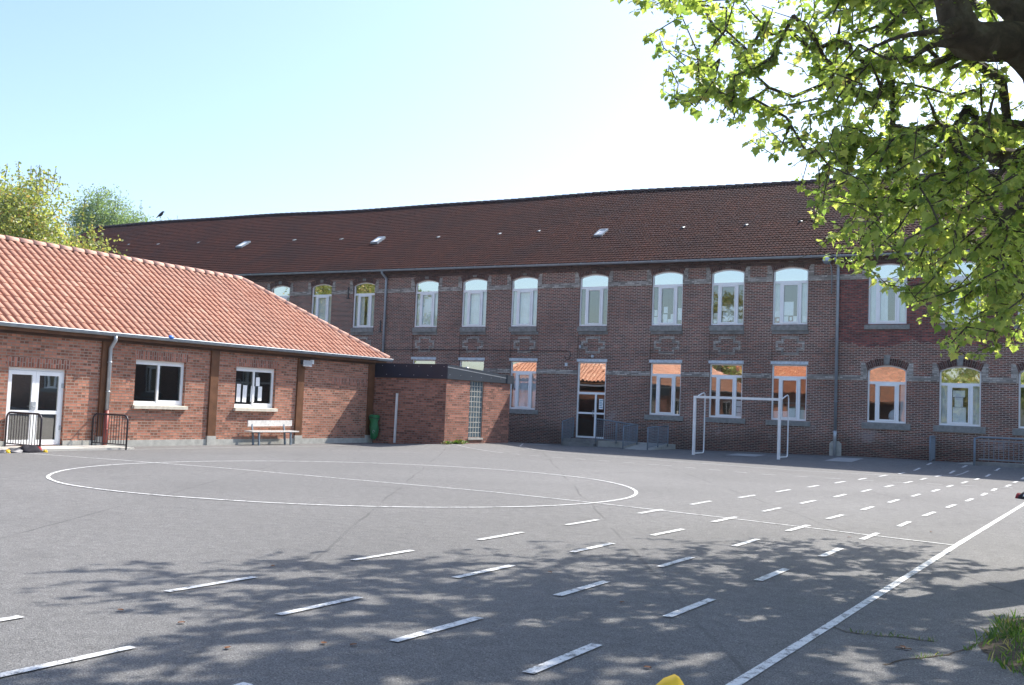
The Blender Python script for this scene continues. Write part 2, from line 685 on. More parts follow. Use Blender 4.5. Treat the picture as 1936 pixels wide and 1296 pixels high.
def gz2(x, y):
    """height of the ground sheet itself (bilinear on its 1 m grid)"""
    i, j = math.floor(x), math.floor(y)
    fx, fy = x - i, y - j
    return (gz(i, j) * (1 - fx) + gz(i + 1, j) * fx) * (1 - fy) + (gz(i, j + 1) * (1 - fx) + gz(i + 1, j + 1) * fx) * fy


mb = MB()
strip(mb, [(-1.99, 3.5), (-1.97, 8.05), (-1.965, 14.3), (-1.9, 26), (-1.85, 36)], .076, .006, .08)
struct(obj('side_line', mb, M['paint'], weld=False))
mb = MB()
strip(mb, [(-23.3, 14.4), (-19.2, 15.1), (-16.4, 15.45), (-9.9, 15.65), (-7.7, 15.4), (-5.3, 15.0), (-4.06, 14.75), (-2.99, 14.5), (-2.0, 14.3)], .048, .007, .08)
struct(obj('halfway_line', mb, M['paint'], weld=False))
mb = MB()
ca = [-180, -167, -142, -123, -110, -90, -76, -60, -35, -13, 11, 35, 60, 90, 120, 155, 180]
cr = [5.26, 5.37, 5.52, 5.60, 5.55, 5.33, 5.20, 5.21, 5.24, 5.34, 5.40, 5.40, 5.45, 5.36, 5.26, 5.22, 5.26]
strip(mb, [(-13.03 + np.interp(a, ca, cr) * math.cos(R_(a)), 15.79 + np.interp(a, ca, cr) * math.sin(R_(a))) for a in range(-180, 182, 2)], .065, .008, .08)
struct(obj('centre_circle', mb, M['paint'], weld=False))
mb = MB()
rows = [(-6.45, -5.85, 5.58, 2.2), (-5.2, -4.8, 3.33, 2.19), (-4.08, -3.75, 5.36, 2.17), (-3.02, -2.75, 5.27, 2.16)]
for xa, xb, y0, st in rows:
    k = -4 if y0 > 4 else -3
    while y0 + k * st < 37.5:
        ya = y0 + k * st + random.uniform(-.05, .05)
        if ya > -4:
            t = max(0, (ya - 16) / 22)
            xx = xa + (xb - xa) * t + random.uniform(-.025, .025)
            strip(mb, [(xx, ya), (xx + random.uniform(-.02, .02), ya + random.uniform(.90, 1.02))], .080, .009, .10)
        k += 1
struct(obj('lane_dashes', mb, M['paint'], weld=False))
mb = MB()
arc = [(-20.2, 35.3), (-20.1, 34.0), (-19.4, 32.6), (-18.2, 31.7), (-16.6, 31.2), (-13, 30.7), (-8.6, 30.1), (-6.6, 30.5), (-5.2, 31.6), (-4.6, 33.2), (-4.5, 35.2)]
strip(mb, arc, .06, .007, .1)
strip(mb, [(-22.6, 14.6), (-22.7, 21), (-22.5, 28.4)], .05, .007, .1)
struct(obj('goal_area_line', mb, M['paint_faint'], weld=False))
mb = MB()
arc9 = [(-21.6, 31.5), (-21.2, 30.2), (-19.7, 29.3), (-18, 28.7), (-16.4, 28.2), (-11.8, 27.9), (-8.5, 26.9), (-5.3, 27.5), (-2.6, 28.6)]
acc = 0
for a, b in zip(arc9, arc9[1:]):
    a, b = Vector((*a, 0)), Vector((*b, 0))
    n = max(1, round((b - a).length / .42))
    for k in range(n):
        if a.x < -18.8 or k % 2 == 0:
            strip(mb, [a.lerp(b, k / n), a.lerp(b, (k + (1.0 if a.x < -18.8 else .9)) / n)], .06, .010, .05)
struct(obj('free_throw_line', mb, M['paint_faint'], weld=False))

crk = random.Random(8)
for cpts in ([(1560, 1180), (1600, 1196), (1660, 1203), (1720, 1208), (1780, 1216)], [(1670, 1258), (1720, 1247), (1790, 1240), (1830, 1228), (1850, 1215)]):
    mb = MB()
    gp = []
    for px, py in cpts:
        d = PT(px, py, 1) - EYE
        q_ = EYE + d * (-1.56 / d.z)
        gp.append((q_.x, q_.y))
    fine_ = []
    for a, b in zip(gp, gp[1:]):
        for k in range(5):
            fine_.append((a[0] + (b[0] - a[0]) * k / 5 + crk.uniform(-.012, .012), a[1] + (b[1] - a[1]) * k / 5 + crk.uniform(-.015, .015)))
    strip(mb, fine_, .018, .004, .6)
    struct(obj('asphalt_crack', mb, M['soil'], weld=False))
    CRACKS = globals().setdefault('CRACKS', [])
    CRACKS.append(fine_)

# pale slabs along the foot of the facade, slab by the door of the low building
mb = MB()
for x0, x1, y0, y1 in ((-9.1, -8.2, 35.7, 37.6), (-12.7, -11.6, 35.9, 37.2), (-22.0, -20.9, 36.4, 37.9)):
    n = 6
    for i in range(n):
        a, b = y0 + (y1 - y0) * i / n, y0 + (y1 - y0) * (i + 1) / n
        mb.face([(x0, a, gz2(x0, a) + .012), (x1, a, gz2(x1, a) + .012), (x1, b, gz2(x1, b) + .012), (x0, b, gz2(x0, b) + .012)])
struct(obj('pale_paving', mb, M['slab2']))
mb = MB()
mb.box(-23.95, -22.7, 12.5, 18.15, -.05, .05)
struct(obj('doorstep_pavement', mb, M['slab']))
# soil verge under the plane tree
mb = MB()
rv_ = random.Random(4)
left_edge = [(-.36, 7.0), (-.55, 7.3), (-.74, 7.5), (-.92, 7.85), (-.97, 8.2), (-.86, 8.7), (-.90, 9.2), (-.70, 9.7), (-.45, 10.3), (-.40, 11.2), (-.62, 12.0), (-.75, 13.0), (-.5, 13.6), (0, 14.1), (1, 14.4)]
right_edge = [(2.4, 14.2), (2.9, 13), (3, 11), (3, 9), (2.7, 7.4), (1.8, 6.8), (.6, 6.6)]
vp = []
poly = left_edge + right_edge
for (xa, ya), (xb, yb_) in zip(poly, poly[1:] + poly[:1]):
    for k in range(4):
        t_ = k / 4
        vp.append((xa + (xb - xa) * t_ + rv_.uniform(-.035, .035), ya + (yb_ - ya) * t_ + rv_.uniform(-.03, .03)))
NV = len(vp)
cz = .05
for k in range(NV):
    a, b = vp[k], vp[(k + 1) % NV]
    for s0, s1, z0, z1 in ((1, .85, .003, .035), (.85, .001, .035, .06)):
        P = lambda q, s_: (.95 + (q[0] - .95) * s_, 10.0 + (q[1] - 10) * s_)
        mb.face([(*P(a, s0), z0), (*P(b, s0), z0), (*P(b, s1), z1), (*P(a, s1), z1)])
struct(obj('soil_verge', mb, M['soil']))


# ------------------------------------------------------------------ wall with openings
def wall(mb, T, u0, u1, z0, z1, ops, m=0):
    """T(u, d, z) -> world point, d = depth behind the face. ops: (ua, ub, za, zb, arch rise, depth)"""
    us = sorted({u0, u1, *[v for o in ops for v in (o[0], o[1])]})
    zs = sorted({z0, z1, *[v for o in ops for v in (o[2], o[3])]})
    us = [v for v in us if u0 <= v <= u1]
    zs = [v for v in zs if z0 <= v <= z1]
    for i in range(len(us) - 1):
        for j in range(len(zs) - 1):
            uc, zc = (us[i] + us[i + 1]) / 2, (zs[j] + zs[j + 1]) / 2
            if any(o[0] < uc < o[1] and o[2] < zc < o[3] for o in ops):
                continue
            mb.face([T(us[i], 0, zs[j]), T(us[i + 1], 0, zs[j]), T(us[i + 1], 0, zs[j + 1]), T(us[i], 0, zs[j + 1])], m)
    for ua, ub, za, zb, rise, dep in ops:
        mb.face([T(ua, 0, za), T(ua, 0, zb - rise), T(ua, dep, zb - rise), T(ua, dep, za)], m)
        mb.face([T(ub, 0, zb - rise), T(ub, 0, za), T(ub, dep, za), T(ub, dep, zb - rise)], m)
        mb.face([T(ub, 0, za), T(ua, 0, za), T(ua, dep, za), T(ub, dep, za)], m)
        if rise:
            n = 12
            c = [arch_pt(ua, ub, zb, rise, k / n) for k in range(n + 1)]
            for k in range(n):
                (a, za_), (b, zb_) = c[k], c[k + 1]
                mb.face([T(a, 0, za_), T(b, 0, zb_), T(b, 0, zb), T(a, 0, zb)], m)
                mb.face([T(b, 0, zb_), T(a, 0, za_), T(a, dep, za_), T(b, dep, zb_)], m)
        else:
            mb.face([T(ua, 0, zb), T(ub, 0, zb), T(ub, dep, zb), T(ua, dep, zb)], m)


def arch_pt(ua, ub, zb, rise, t):
    w = (ub - ua) / 2
    Rd = (w * w + rise * rise) / (2 * rise)
    x = -w + 2 * w * t
    return (ua + ub) / 2 + x, zb - Rd + math.sqrt(max(0, Rd * Rd - x * x))


FY = 39.5


def TF(u, d, z):
    return (u, FY + d, z)


def TL(u, d, z):
    return (-24.0 - d, u, z)


# ------------------------------------------------------------------ old school building
ROOT = thing('old_school_building', 'long two-storey dark brick school with tiled roof and arched upper windows', 'school building', (-20, FY, 0))
UPX = [-44.2, -41.4, -38.6, -35.7, -32.9, -29.05, -26.3, -23.6, -20.1, -16.68, -14.07, -11.53, -7.9, -5.4, -2.85, -.1, 2.7, 6.6, 9.4]
LOX = [-44.2, -41.4, -38.6, -35.7, -32.9, -29.05, -26.3, -23.5, -16.65, -14.05, -11.5, -7.87, -5.37, -2.8, -.1, 2.7, 6.6, 9.4]
DX = -20.06
HW = .69
U_S, U_T, U_R = 5.14, 7.40, .14       # upper sill, arch apex, arch rise
L_S, L_T = 1.42, 3.57
ops = []
for x in UPX:
    ops.append((x - HW, x + HW, U_S, U_T, U_R, .13))
for x in LOX:
    r = .18 if x > -9.7 else 0
    ops.append((x - HW, x + HW, L_S, L_T + (.03 if r else 0), r, .13))
ops.append((DX - HW, DX + HW, .30, L_T, 0, .13))
BAYX = [x for x in LOX if x < -9.7] + [DX]
for x in BAYX:
    ops.append((x - .72, x + .72, 3.72, 4.90, 0, .045))


def roof_shift(x):
    return -.009 * (x + 20)


XL, XR = -64.5, 14.0
mb = MB()
wall(mb, TF, XL, XR, -.4, 7.9, ops)
mb.v = [(x, y, z + roof_shift(x) * max(0, (z - 7.45) / .45)) for x, y, z in mb.v]
YB, YR = 55.0, 47.0
for X, sg in ((XL, -1), (XR, 1)):
    sh = roof_shift(X)
    zr = 12.5 - .016 * (X + 25)
    mb.face([(X, FY, -.4), (X, YB, -.4), (X, YB, 7.9 + sh), (X, YR, zr), (X, FY, 7.9 + sh)])
mb.face([(XL, YB, -.4), (XR, YB, -.4), (XR, YB, 7.9 + roof_shift(XR)), (XL, YB, 7.9 + roof_shift(XL))])
obj('wall', mb, M['old_brick'], ROOT)
mb = MB()
for za, zb in ((.0, 4.35), (4.55, 7.6)):
    mb.face([(XL + .2, 45.0, za), (XR - .2, 45.0, za), (XR - .2, 45.0, zb), (XL + .2, 45.0, zb)], 0)
    mb.face([(XL + .2, FY + .3, za), (XR - .2, FY + .3, za), (XR - .2, 45, za), (XL + .2, 45, za)], 1)
    mb.face([(XL + .2, FY + .3, zb), (XR - .2, FY + .3, zb), (XR - .2, 45, zb), (XL + .2, 45, zb)], 0)
    for x in [XL + .2, -37.2, -31, -21.5, -18.5, -9.7, 1.2, XR - .2]:
        mb.face([(x, FY + .3, za), (x, 45, za), (x, 45, zb), (x, FY + .3, zb)], 0)
obj('interior_room', mb, [M['interior'], M['interior_floor']], ROOT)


# tiled roof planes -------------------------------------------------
def tile_grid(o, a, s, n, L, S, tw, ch, prof, lift, tcourse=.03):
    """vertex / face lists of a tiled plane, uv counts tiles"""
    nt, nc = int(math.ceil(L / tw)), int(math.ceil(S / ch))
    pu = [p[0] for p in prof]
    ph = [p[1] for p in prof]
    k = len(prof)
    U = np.concatenate([(np.array(pu) + i) * tw for i in range(nt)])
    Hh = np.tile(np.array(ph), nt)
    o, a, s, n = (np.array(v, float) for v in (o, a, s, n))
    V, F, UV = [], [], []
    base = 0
    m = len(U)
    jit = np.random.RandomState(3)
    for c in range(nc):
        jr = np.repeat(jit.uniform(-.004, .004, nt), k)
        lo = o + np.outer(U, a) + s * (c * ch - .02) + np.outer(Hh + lift + tcourse + jr, n)
        hi = o + np.outer(U, a) + s * ((c + 1) * ch) + np.outer(Hh + lift + jr, n)
        dn = lo - n * (tcourse + .012)
        V += [dn, lo, hi]
        for r0, r1 in ((0, 1), (1, 2)):
            i = np.arange(m - 1)
            f = np.stack([base + r0 * m + i, base + r0 * m + i + 1, base + r1 * m + i + 1, base + r1 * m + i], 1)
            F.append(f)
            ti = (i // k)
            u0 = ti + .1 + .8 * (i % k) / k
            u1 = ti + .1 + .8 * (i % k + 1) / k
            v0, v1 = (c + .05, c + .1) if r0 == 0 else (c + .1, c + .9)
            UV.append(np.stack([u0, np.full(m - 1, v0), u1, np.full(m - 1, v0), u1, np.full(m - 1, v1), u0, np.full(m - 1, v1)], 1))
        base += 3 * m
    return np.concatenate(V), np.concatenate(F), np.concatenate(UV)


def tile_mesh(name, mat, V, F, UV, cuts=(), shift=None):
    me = bpy.data.meshes.new(name)
    if shift is not None:
        V = shift(V)
    me.from_pydata(V.tolist(), [], F.tolist())
    me.materials.append(mat)
    uvl = me.uv_layers.new(name='uv')
    uvl.data.foreach_set('uv', UV.reshape(-1))
    if cuts:
        bm = bmesh.new()
        bm.from_mesh(me)
        for co, no in cuts:
            bmesh.ops.bisect_plane(bm, geom=bm.verts[:] + bm.edges[:] + bm.faces[:], plane_co=co, plane_no=no, clear_outer=True)
        bm.to_mesh(me)
        bm.free()
    me.update()
    return me


EY, EZ, RZ = 39.12, 7.86, 12.62
rise = Vector((0, YR - EY, RZ - EZ))
SL = rise.length
sv = rise.normalized()
nv = Vector((0, -sv.z, sv.y))
PROF_OLD = [(0, .0), (.3, .008), (.6, .026), (.85, .02)]


def rshift(V):
    V = V.copy()
    t = np.clip((V[:, 1] - EY) / (YR - EY), 0, 1)
    V[:, 2] += (1 - t) * (-.009) * (V[:, 0] + 20) + t * (-.016) * (V[:, 0] + 25)
    V[:, 2] += .05 * np.sin(V[:, 0] * .21) * t + .02 * np.sin(V[:, 0] * .53 + 1) * t
    return V


def zroof(x, y):
    t = (y - EY) / (YR - EY)
    return EZ + (RZ - EZ) * t + (1 - t) * (-.009) * (x + 20) + t * (-.016) * (x + 25)


V, F, UV = tile_grid((XL - .2, EY, EZ), (1, 0, 0), sv, nv, XR - XL + .4, SL, .165, .262, PROF_OLD, .0, .026)
roof = put('roof', tile_mesh('roof', M['old_tile'], V, F, UV, (), rshift), ROOT)
mb = MB()
for X0, X1 in ((XL - .2, -25), (-25, XR + .2)):
    z0a, z0b = zroof(X0, YR), zroof(X1, YR)
    mb.face([(X0, YR, z0a), (X1, YR, z0b), (X1, YB + .4, 7.7), (X0, YB + .4, 7.7)])
obj('back_roof', mb, M['old_ridge'], roof)


def ridge_caps(mb, p0, p1, r, seglen=.42, up=Vector((0, 0, 1)), wob=None):
    p0, p1 = Vector(p0), Vector(p1)
    n = max(1, int((p1 - p0).length / seglen))
    d = (p1 - p0).normalized()
    side = d.cross(up).normalized()
    upv = side.cross(d).normalized()
    for i in range(n):
        a = p0.lerp(p1, i / n) - d * .03
        b = p0.lerp(p1, (i + 1) / n)
        if wob:
            a = a + Vector((0, 0, wob(a)))
            b = b + Vector((0, 0, wob(b)))
        ra, rb = r * 1.16, r * .97
        K = 7
        A = [a + side * ra * math.cos(math.pi * k / K) + upv * ra * math.sin(math.pi * k / K) for k in range(K + 1)]
        B = [b + side * rb * math.cos(math.pi * k / K) + upv * rb * math.sin(math.pi * k / K) for k in range(K + 1)]
        for k in range(K):
            mb.face([A[k], A[k + 1], B[k + 1], B[k]], 0, None, True)
        mb.face(A[::-1])
        mb.face(B)


mb = MB()
ridge_caps(mb, (XL - .2, YR, zroof(XL - .2, YR) + .0), (XR + .2, YR, zroof(XR + .2, YR)), .13, .45, wob=lambda p: .05 * math.sin(p.x * .21) + .02 * math.sin(p.x * .53 + 1))
obj('ridge_tiles', mb, M['old_ridge'], roof)


def on_roof(x, y, lift):
    """frame lying on the roof slope"""
    s2 = (Vector((x, y + .5, zroof(x, y + .5))) - Vector((x, y - .5, zroof(x, y - .5)))).normalized()
    n2 = Vector((0, -s2.z, s2.y))
    Mx = Matrix((Vector((1, 0, 0)), s2, n2)).transposed().to_4x4()
    Mx.translation = Vector((x, y, zroof(x, y))) + n2 * lift
    return Mx


def ytan(px, py):
    """where the sight line through a photo pixel meets the roof"""
    d = PT(px, py, 1.0) - EYE
    t = 30.0
    for _ in range(40):
        p = EYE + d * t
        t += (zroof(p.x, p.y) - p.z) / (d.z - d.y * .6) * 1.0
    return EYE + d * t


SKYL = [(-44.9, 42.75, .50, .8, 0), (-34.55, 42.45, .46, .78, 0), (-21.1, 42.05, .42, .75, 1)]
for x, y, w, hh, dk in SKYL:
    Mx = on_roof(x, y, .07)
    mb = MB()
    for q in ((-w / 2, -w / 2 + .07, -hh / 2, hh / 2), (w / 2 - .07, w / 2, -hh / 2, hh / 2), (-w / 2 + .07, w / 2 - .07, -hh / 2, -hh / 2 + .08), (-w / 2 + .07, w / 2 - .07, hh / 2 - .08, hh / 2)):
        mb.box(q[0], q[1], q[2], q[3], -.12, .06, 0, Mx)
    sk = obj('skylight', mb, M['zinc'], roof)
    mb = MB()
    mb.box(-w / 2 + .07, w / 2 - .07, -hh / 2 + .08, hh / 2 - .08, -.02, .03, 0, Mx)
    obj('pane', mb, M['pvc'] if not dk else M['zinc_light'], sk)
for x, y in ((-17.2, 42.3), (-14.3, 42.25), (-12.0, 42.35), (-24.8, 42.7), (-30.7, 42.55), (-41.2, 43.1), (-56.4, 43.7), (-53.3, 43.5), (-49.5, 43.45), (-27.0, 42.6), (-37.5, 42.9)):
    Mx = on_roof(x, y, .05)
    mb = MB()
    K = 8
    A = [Mx @ Vector((.07 * math.cos(math.pi * k / K), -.11, .0 + .06 * math.sin(math.pi * k / K))) for k in range(K + 1)]
    B = [Mx @ Vector((.075 * math.cos(math.pi * k / K), .11, -.03 + .03 * math.sin(math.pi * k / K))) for k in range(K + 1)]
    for k in range(K):
        mb.face([A[k], A[k + 1], B[k + 1], B[k]], 0, None, True)
    mb.face(A)
    obj('roof_vent', mb, M['grey_paint'], roof, weld=False)

# gutter, cornice, bands
mb = MB()
K = 8
xsg = [XL - .2 + (XR - XL + .4) * i / 40 for i in range(41)]
for i in range(40):
    ring = []
    for X in (xsg[i], xsg[i + 1]):
        c = (EY - .05, EZ - .035 + roof_shift(X))
        ring.append([(X, c[0] - .085 * math.cos(math.pi * k / K), c[1] - .085 * math.sin(math.pi * k / K)) for k in range(K + 1)])
    for k in range(K):
        mb.face([ring[0][k], ring[1][k], ring[1][k + 1], ring[0][k + 1]], 0, None, True)
for X in [XL + 1.1 * i for i in range(71)]:
    c = (EY - .05, EZ - .035 + roof_shift(X))
    mb.box(X - .015, X + .015, c[0] - .098, c[0] - .086, c[1] - .06, c[1] + .012)
obj('gutter', mb, M['zinc'], ROOT, weld=False)
mb = MB()
seg = 26
for i in range(seg):
    xa, xb = XL + (XR - XL) * i / seg, XL + (XR - XL) * (i + 1) / seg
    for y0, z0, z1 in ((FY - .05, 7.52, 7.66), (FY - .09, 7.66, 7.88)):
        sa, sb = roof_shift(xa), roof_shift(xb)
        q = [(xa, y0, z0 + sa * .6), (xb, y0, z0 + sb * .6), (xb, y0, z1 + sb), (xa, y0, z1 + sa)]
        mb.face(q)
        mb.face([(xa, FY, z0 + sa * .6), (xb, FY, z0 + sb * .6), q[1], q[0]])
obj('cornice', mb, M['cornice_brick'], ROOT)
ux = sorted(UPX)
edges = [XL] + [v for x in ux for v in (x - HW, x + HW)] + [XR]
for a, b in zip(edges[0::2], edges[1::2]):
    mb = MB()
    mb.box(a, b, FY - .022, FY + .02, 6.83, 7.04)
    obj('stone_band', mb, M['light_brick'], ROOT)
lx = sorted(LOX + [DX])
edges = [XL] + [v for x in lx for v in (x - HW, x + HW)] + [XR]
for a, b in zip(edges[0::2], edges[1::2]):
    mb = MB()
    mb.box(a, b, FY - .022, FY + .02, 3.04, 3.225)
    obj('stone_band', mb, M['light_brick'], ROOT)


def arch_ring(mb, xc, apex, rise, th, gap=.0, d=.012):
    ua, ub = xc - HW - .02, xc + HW + .02
    n = 14
    w = (ub - ua) / 2
    Rd = (w * w + rise * rise) / (2 * rise)
    cx_, cz_ = xc, apex - Rd
    a0 = math.acos(w / Rd)
    pts = []
    for k in range(n + 1):
        a = math.pi - a0 - (math.pi - 2 * a0) * k / n
        pts.append((math.cos(a), math.sin(a), Rd * ((math.pi - a0) - a)))
    for k in range(n):
        if abs(k + .5 - n / 2) < gap:
            continue
        (c0, s0, l0), (c1, s1, l1) = pts[k], pts[k + 1]
        q = [(cx_ + Rd * c0, FY - d, cz_ + Rd * s0), (cx_ + Rd * c1, FY - d, cz_ + Rd * s1),
             (cx_ + (Rd + th) * c1, FY - d, cz_ + (Rd + th) * s1), (cx_ + (Rd + th) * c0, FY - d, cz_ + (Rd + th) * s0)]
        mb.face(q, 0, [(0.004, l0), (0.004, l1), (th - .004, l1), (th - .004, l0)])
        back = [(p[0], FY + .01, p[2]) for p in q]
        mb.face([q[1], q[0], back[0], back[1]])
        mb.face([q[3], q[2], back[2], back[3]])
        if k == 0:
            mb.face([q[0], q[3], back[3], back[0]])
        if k == n - 1:
            mb.face([q[2], q[1], back[1], back[2]])


for x in UPX:
    mb = MB()
    arch_ring(mb, x, U_T + .02, U_R + .01, .24)
    obj('brick_arch', mb, M['arch_brick'], ROOT, weld=False)
    mb = MB()
    for dx in (-.07, 0, .07):
        mb.box(x + dx - .022, x + dx + .022, FY - .04, FY + .01, U_T + .06, U_T + .30)
    obj('keystone', mb, M['stone'], ROOT)
    for s in (-1, 1):
        mb = MB()
        poly = [(HW + .005, 7.04), (HW + .225, 7.04), (HW + .225, 7.50), (HW + .10, 7.50), (HW + .06, 7.40), (HW + .015, 7.24)]
        if s < 0:
            poly = [(-u, z) for u, z in reversed(poly)]
        mb.prism([(x + u, z) for u, z in poly], lambda u, z: (u, FY - .024, z), lambda u, z: (u, FY + .01, z))
        obj('arch_springer', mb, M['light_brick'], ROOT)
for x in LOX:
    if x > -9.7:
        mb = MB()
        arch_ring(mb, x, L_T + .05, .19, .24, 0)
        obj('brick_arch', mb, M['arch_brick'], ROOT, weld=False)
        mb = MB()
        mb.prism([(x - .085, 3.615), (x + .085, 3.615), (x + .115, 3.97), (x - .115, 3.97)], lambda u, z: (u, FY - .05, z), lambda u, z: (u, FY + .01, z))
        obj('keystone', mb, M['stone'], ROOT)
        for s in (-1, 1):
            mb = MB()
            poly = [(HW + .005, 3.225), (HW + .235, 3.225), (HW + .235, 3.70), (HW + .10, 3.70), (HW + .015, 3.46)]
            if s < 0:
                poly = [(-u, z) for u, z in reversed(poly)]
            mb.prism([(x + u, z) for u, z in poly], lambda u, z: (u, FY - .024, z), lambda u, z: (u, FY + .01, z))
            obj('arch_springer', mb, M['light_brick'], ROOT)
for x in BAYX:
    mb = MB()
    mb.box(x - .73, x + .73, FY - .03, FY + .1, L_T + .01, L_T + .135)
    obj('lintel', mb, M['pvc_old'], ROOT)
    mb = MB()
    mb.face([(x - .72, FY + .045, 3.72), (x + .72, FY + .045, 3.72), (x + .72, FY + .045, 4.90), (x - .72, FY + .045, 4.90)])
    pn = obj('bay_panel', mb, M['old_brick'], ROOT)
    # stepped cross outline of pale bricks
    mb = MB()
    o_ = [(-.30, 4.63), (.30, 4.63), (.30, 4.45), (.52, 4.45), (.52, 4.19), (.30, 4.19), (.30, 4.0), (-.30, 4.0), (-.30, 4.19), (-.52, 4.19), (-.52, 4.45), (-.30, 4.45)]
    t_ = .045
    for (a, za), (b, zb) in zip(o_, o_[1:] + o_[:1]):
        if za == zb:
            mb.box(x + min(a, b) - t_, x + max(a, b) + t_, FY + .026, FY + .05, za - t_, za + t_)
        else:
            mb.box(x + a - t_, x + a + t_, FY + .024, FY + .05, min(za, zb) + t_, max(za, zb) - t_)
    obj('stepped_cross', mb, M['light_brick'], pn)

# windows: built once per kind about x = 0, on the facade plane
IN = FY + .10


def win_frame(z0, zt, zspring, rise, top):
    """white frame: outer rim, transom, mullions, raised middle sash"""
    mb = MB()
    y0, y1 = FY + .085, FY + .15
    w = HW
    mb.box(-w, -w + .055, y0, y1, z0, zspring)
    mb.box(w - .055, w, y0, y1, z0, zspring)
    mb.box(-w + .055, w - .055, y0, y1, z0, z0 + .07)
    mb.box(-w + .055, w - .055, y0 - .008, y1, zt, zt + .10)
    if rise:
        n = 12
        c = [arch_pt(-w, w, top, rise, k / n) for k in range(n + 1)]
        for k in range(n):
            (a, za), (b, zb) = c[k], c[k + 1]
            mb.face([(a, y0, za - .045), (b, y0, zb - .045), (b, y0, zb), (a, y0, za)])
            mb.face([(b, y0, zb - .045), (a, y0, za - .045), (a, y1, za - .045), (b, y1, zb - .045)])
    else:
        mb.box(-w + .055, w - .055, y0, y1, top - .045, top)
    for x in (-.37, .37):
        mb.box(x - .05, x + .05, y0 - .004, y1, z0 + .07, zt)
    # opening sash in the middle
    ya = y0 - .02
    mb.box(-.315, -.268, ya, y1, z0 + .06, zt)
    mb.box(.268, .315, ya, y1, z0 + .06, zt)
    mb.box(-.268, .268, ya, y1, z0 + .06, z0 + .125)
    mb.box(-.268, .268, ya, y1, zt - .065, zt)
    return mb.merged('window', [M['pvc']])


def win_panes(z0, zt, zspring, rise, top):
    mb = MB()
    y = FY + .12
    w = HW - .055
    for a, b in ((-w, -.42), (-.268, .268), (.42, w)):
        mb.face([(a, y, z0 + .07), (b, y, z0 + .07), (b, y, zt), (a, y, zt)])
    low = mb.mesh('pane', [M['glass']])
    mb = MB()
    n = 12
    w2 = HW - .055
    if rise:
        c = [arch_pt(-HW, HW, top, rise, k / n) for k in range(n + 1)]
        c[0] = (-w2, c[0][1])
        c[-1] = (w2, c[-1][1])
        mb.face([(-w2, y, zt + .10), (w2, y, zt + .10)] + [(a, y, z - .045) for a, z in reversed(c)])
    else:
        mb.face([(-w2, y, zt + .10), (w2, y, zt + .10), (w2, y, top - .045), (-w2, y, top - .045)])
    return low, mb.mesh('top_pane', [M['glass_top']])


def sill_mesh(z0, z1, hw, out):
    mb = MB()
    c = [(-hw, FY - out, z0), (hw, FY - out, z0), (hw, FY - out, z1 - .03), (-hw, FY - out, z1 - .03)]
    mb.box(-hw, hw, FY - out, FY + .09, z0, z1 - .03)
    mb.face([(-hw, FY - out, z1 - .03), (hw, FY - out, z1 - .03), (hw, FY + .09, z1), (-hw, FY + .09, z1)])
    mb.face([(-hw, FY - out, z1 - .03), (-hw, FY + .09, z1), (-hw, FY + .09, z1 - .03)])
    mb.face([(hw, FY - out, z1 - .03), (hw, FY + .09, z1 - .03), (hw, FY + .09, z1)])
    return mb.mesh('sill', [M['stone']])


KIND = {}
for nm, a in dict(up=(U_S, 6.76, U_T - U_R, U_R, U_T), lo=(L_S, 3.03, L_T, 0, L_T), loa=(L_S + .06, 2.90, L_T + .03 - .18, .18, L_T + .03)).items():
    KIND[nm] = (win_frame(*a), *win_panes(*a))
SILL = dict(up=sill_mesh(4.905, U_S, .715, .05), upr=sill_mesh(4.935, U_S - .01, .80, .06), lo=sill_mesh(1.21, L_S, .86, .07), loa=sill_mesh(1.24, L_S + .06, .86, .07))


def add_window(x, kind, sill):
    fr = put('window', KIND[kind][0], ROOT, True, (x, 0, 0))
    for nm, m_ in (('pane', KIND[kind][1]), ('top_pane', KIND[kind][2]), ('sill', SILL[sill])):
        o = bpy.data.objects.new(nm, m_)
        COL.objects.link(o)
        o.parent = fr
    return fr


for x in UPX:
    add_window(x, 'up', 'up' if x < -9.7 else 'upr')
for x in LOX:
    add_window(x, 'lo' if x < -9.7 else 'loa', 'lo' if x < -9.7 else 'loa')

# dark strip below each upper sill of the older bays
for x in BAYX:
    mb = MB()
    mb.box(x - .715, x + .715, FY - .006, FY + .02, 4.772, 4.903)
    obj('sill_course', mb, M['concrete_dark'], ROOT)

# entrance door
mb = MB()
y0, y1 = FY + .06, FY + .13
w = HW
mb.box(DX - w, DX - w + .06, y0, y1, .30, L_T)
mb.box(DX + w - .06, DX + w, y0, y1, .30, L_T)
mb.box(DX - w + .06, DX + w - .06, y0, y1, L_T - .05, L_T)
mb.box(DX - w + .06, DX + w - .06, y0, y1, 2.18, 2.28)
mb.box(DX - w + .06, DX + w - .06, y0, y1, .30, .38)
mb.box(DX + .17, DX + .25, y0 - .006, y1, .38, 2.18)
mb.box(DX - w + .06, DX + .17, y0 - .003, y1, 1.33, 1.41)
mb.box(DX + .25, DX + w - .06, y0 - .003, y1, 1.33, 1.41)
dr = obj('door', mb, M['pvc'], ROOT)
mb = MB()
for a, b, za, zb in ((DX - w + .06, DX + .17, .38, 1.33), (DX - w + .06, DX + .17, 1.41, 2.18), (DX + .25, DX + w - .06, .38, 1.33), (DX + .25, DX + w - .06, 1.41, 2.18)):
    mb.face([(a, FY + .1, za), (b, FY + .1, za), (b, FY + .1, zb), (a, FY + .1, zb)])
obj('pane', mb, M['glass_dark'], dr, weld=False)
mb = MB()
a, b = DX - w + .06, DX + w - .06
mb.face([(a, FY + .1, 2.28), (b, FY + .1, 2.28), (b, FY + .1, L_T - .05), (a, FY + .1, L_T - .05)])
obj('top_pane', mb, M['glass_top'], dr, weld=False)
mb = MB()
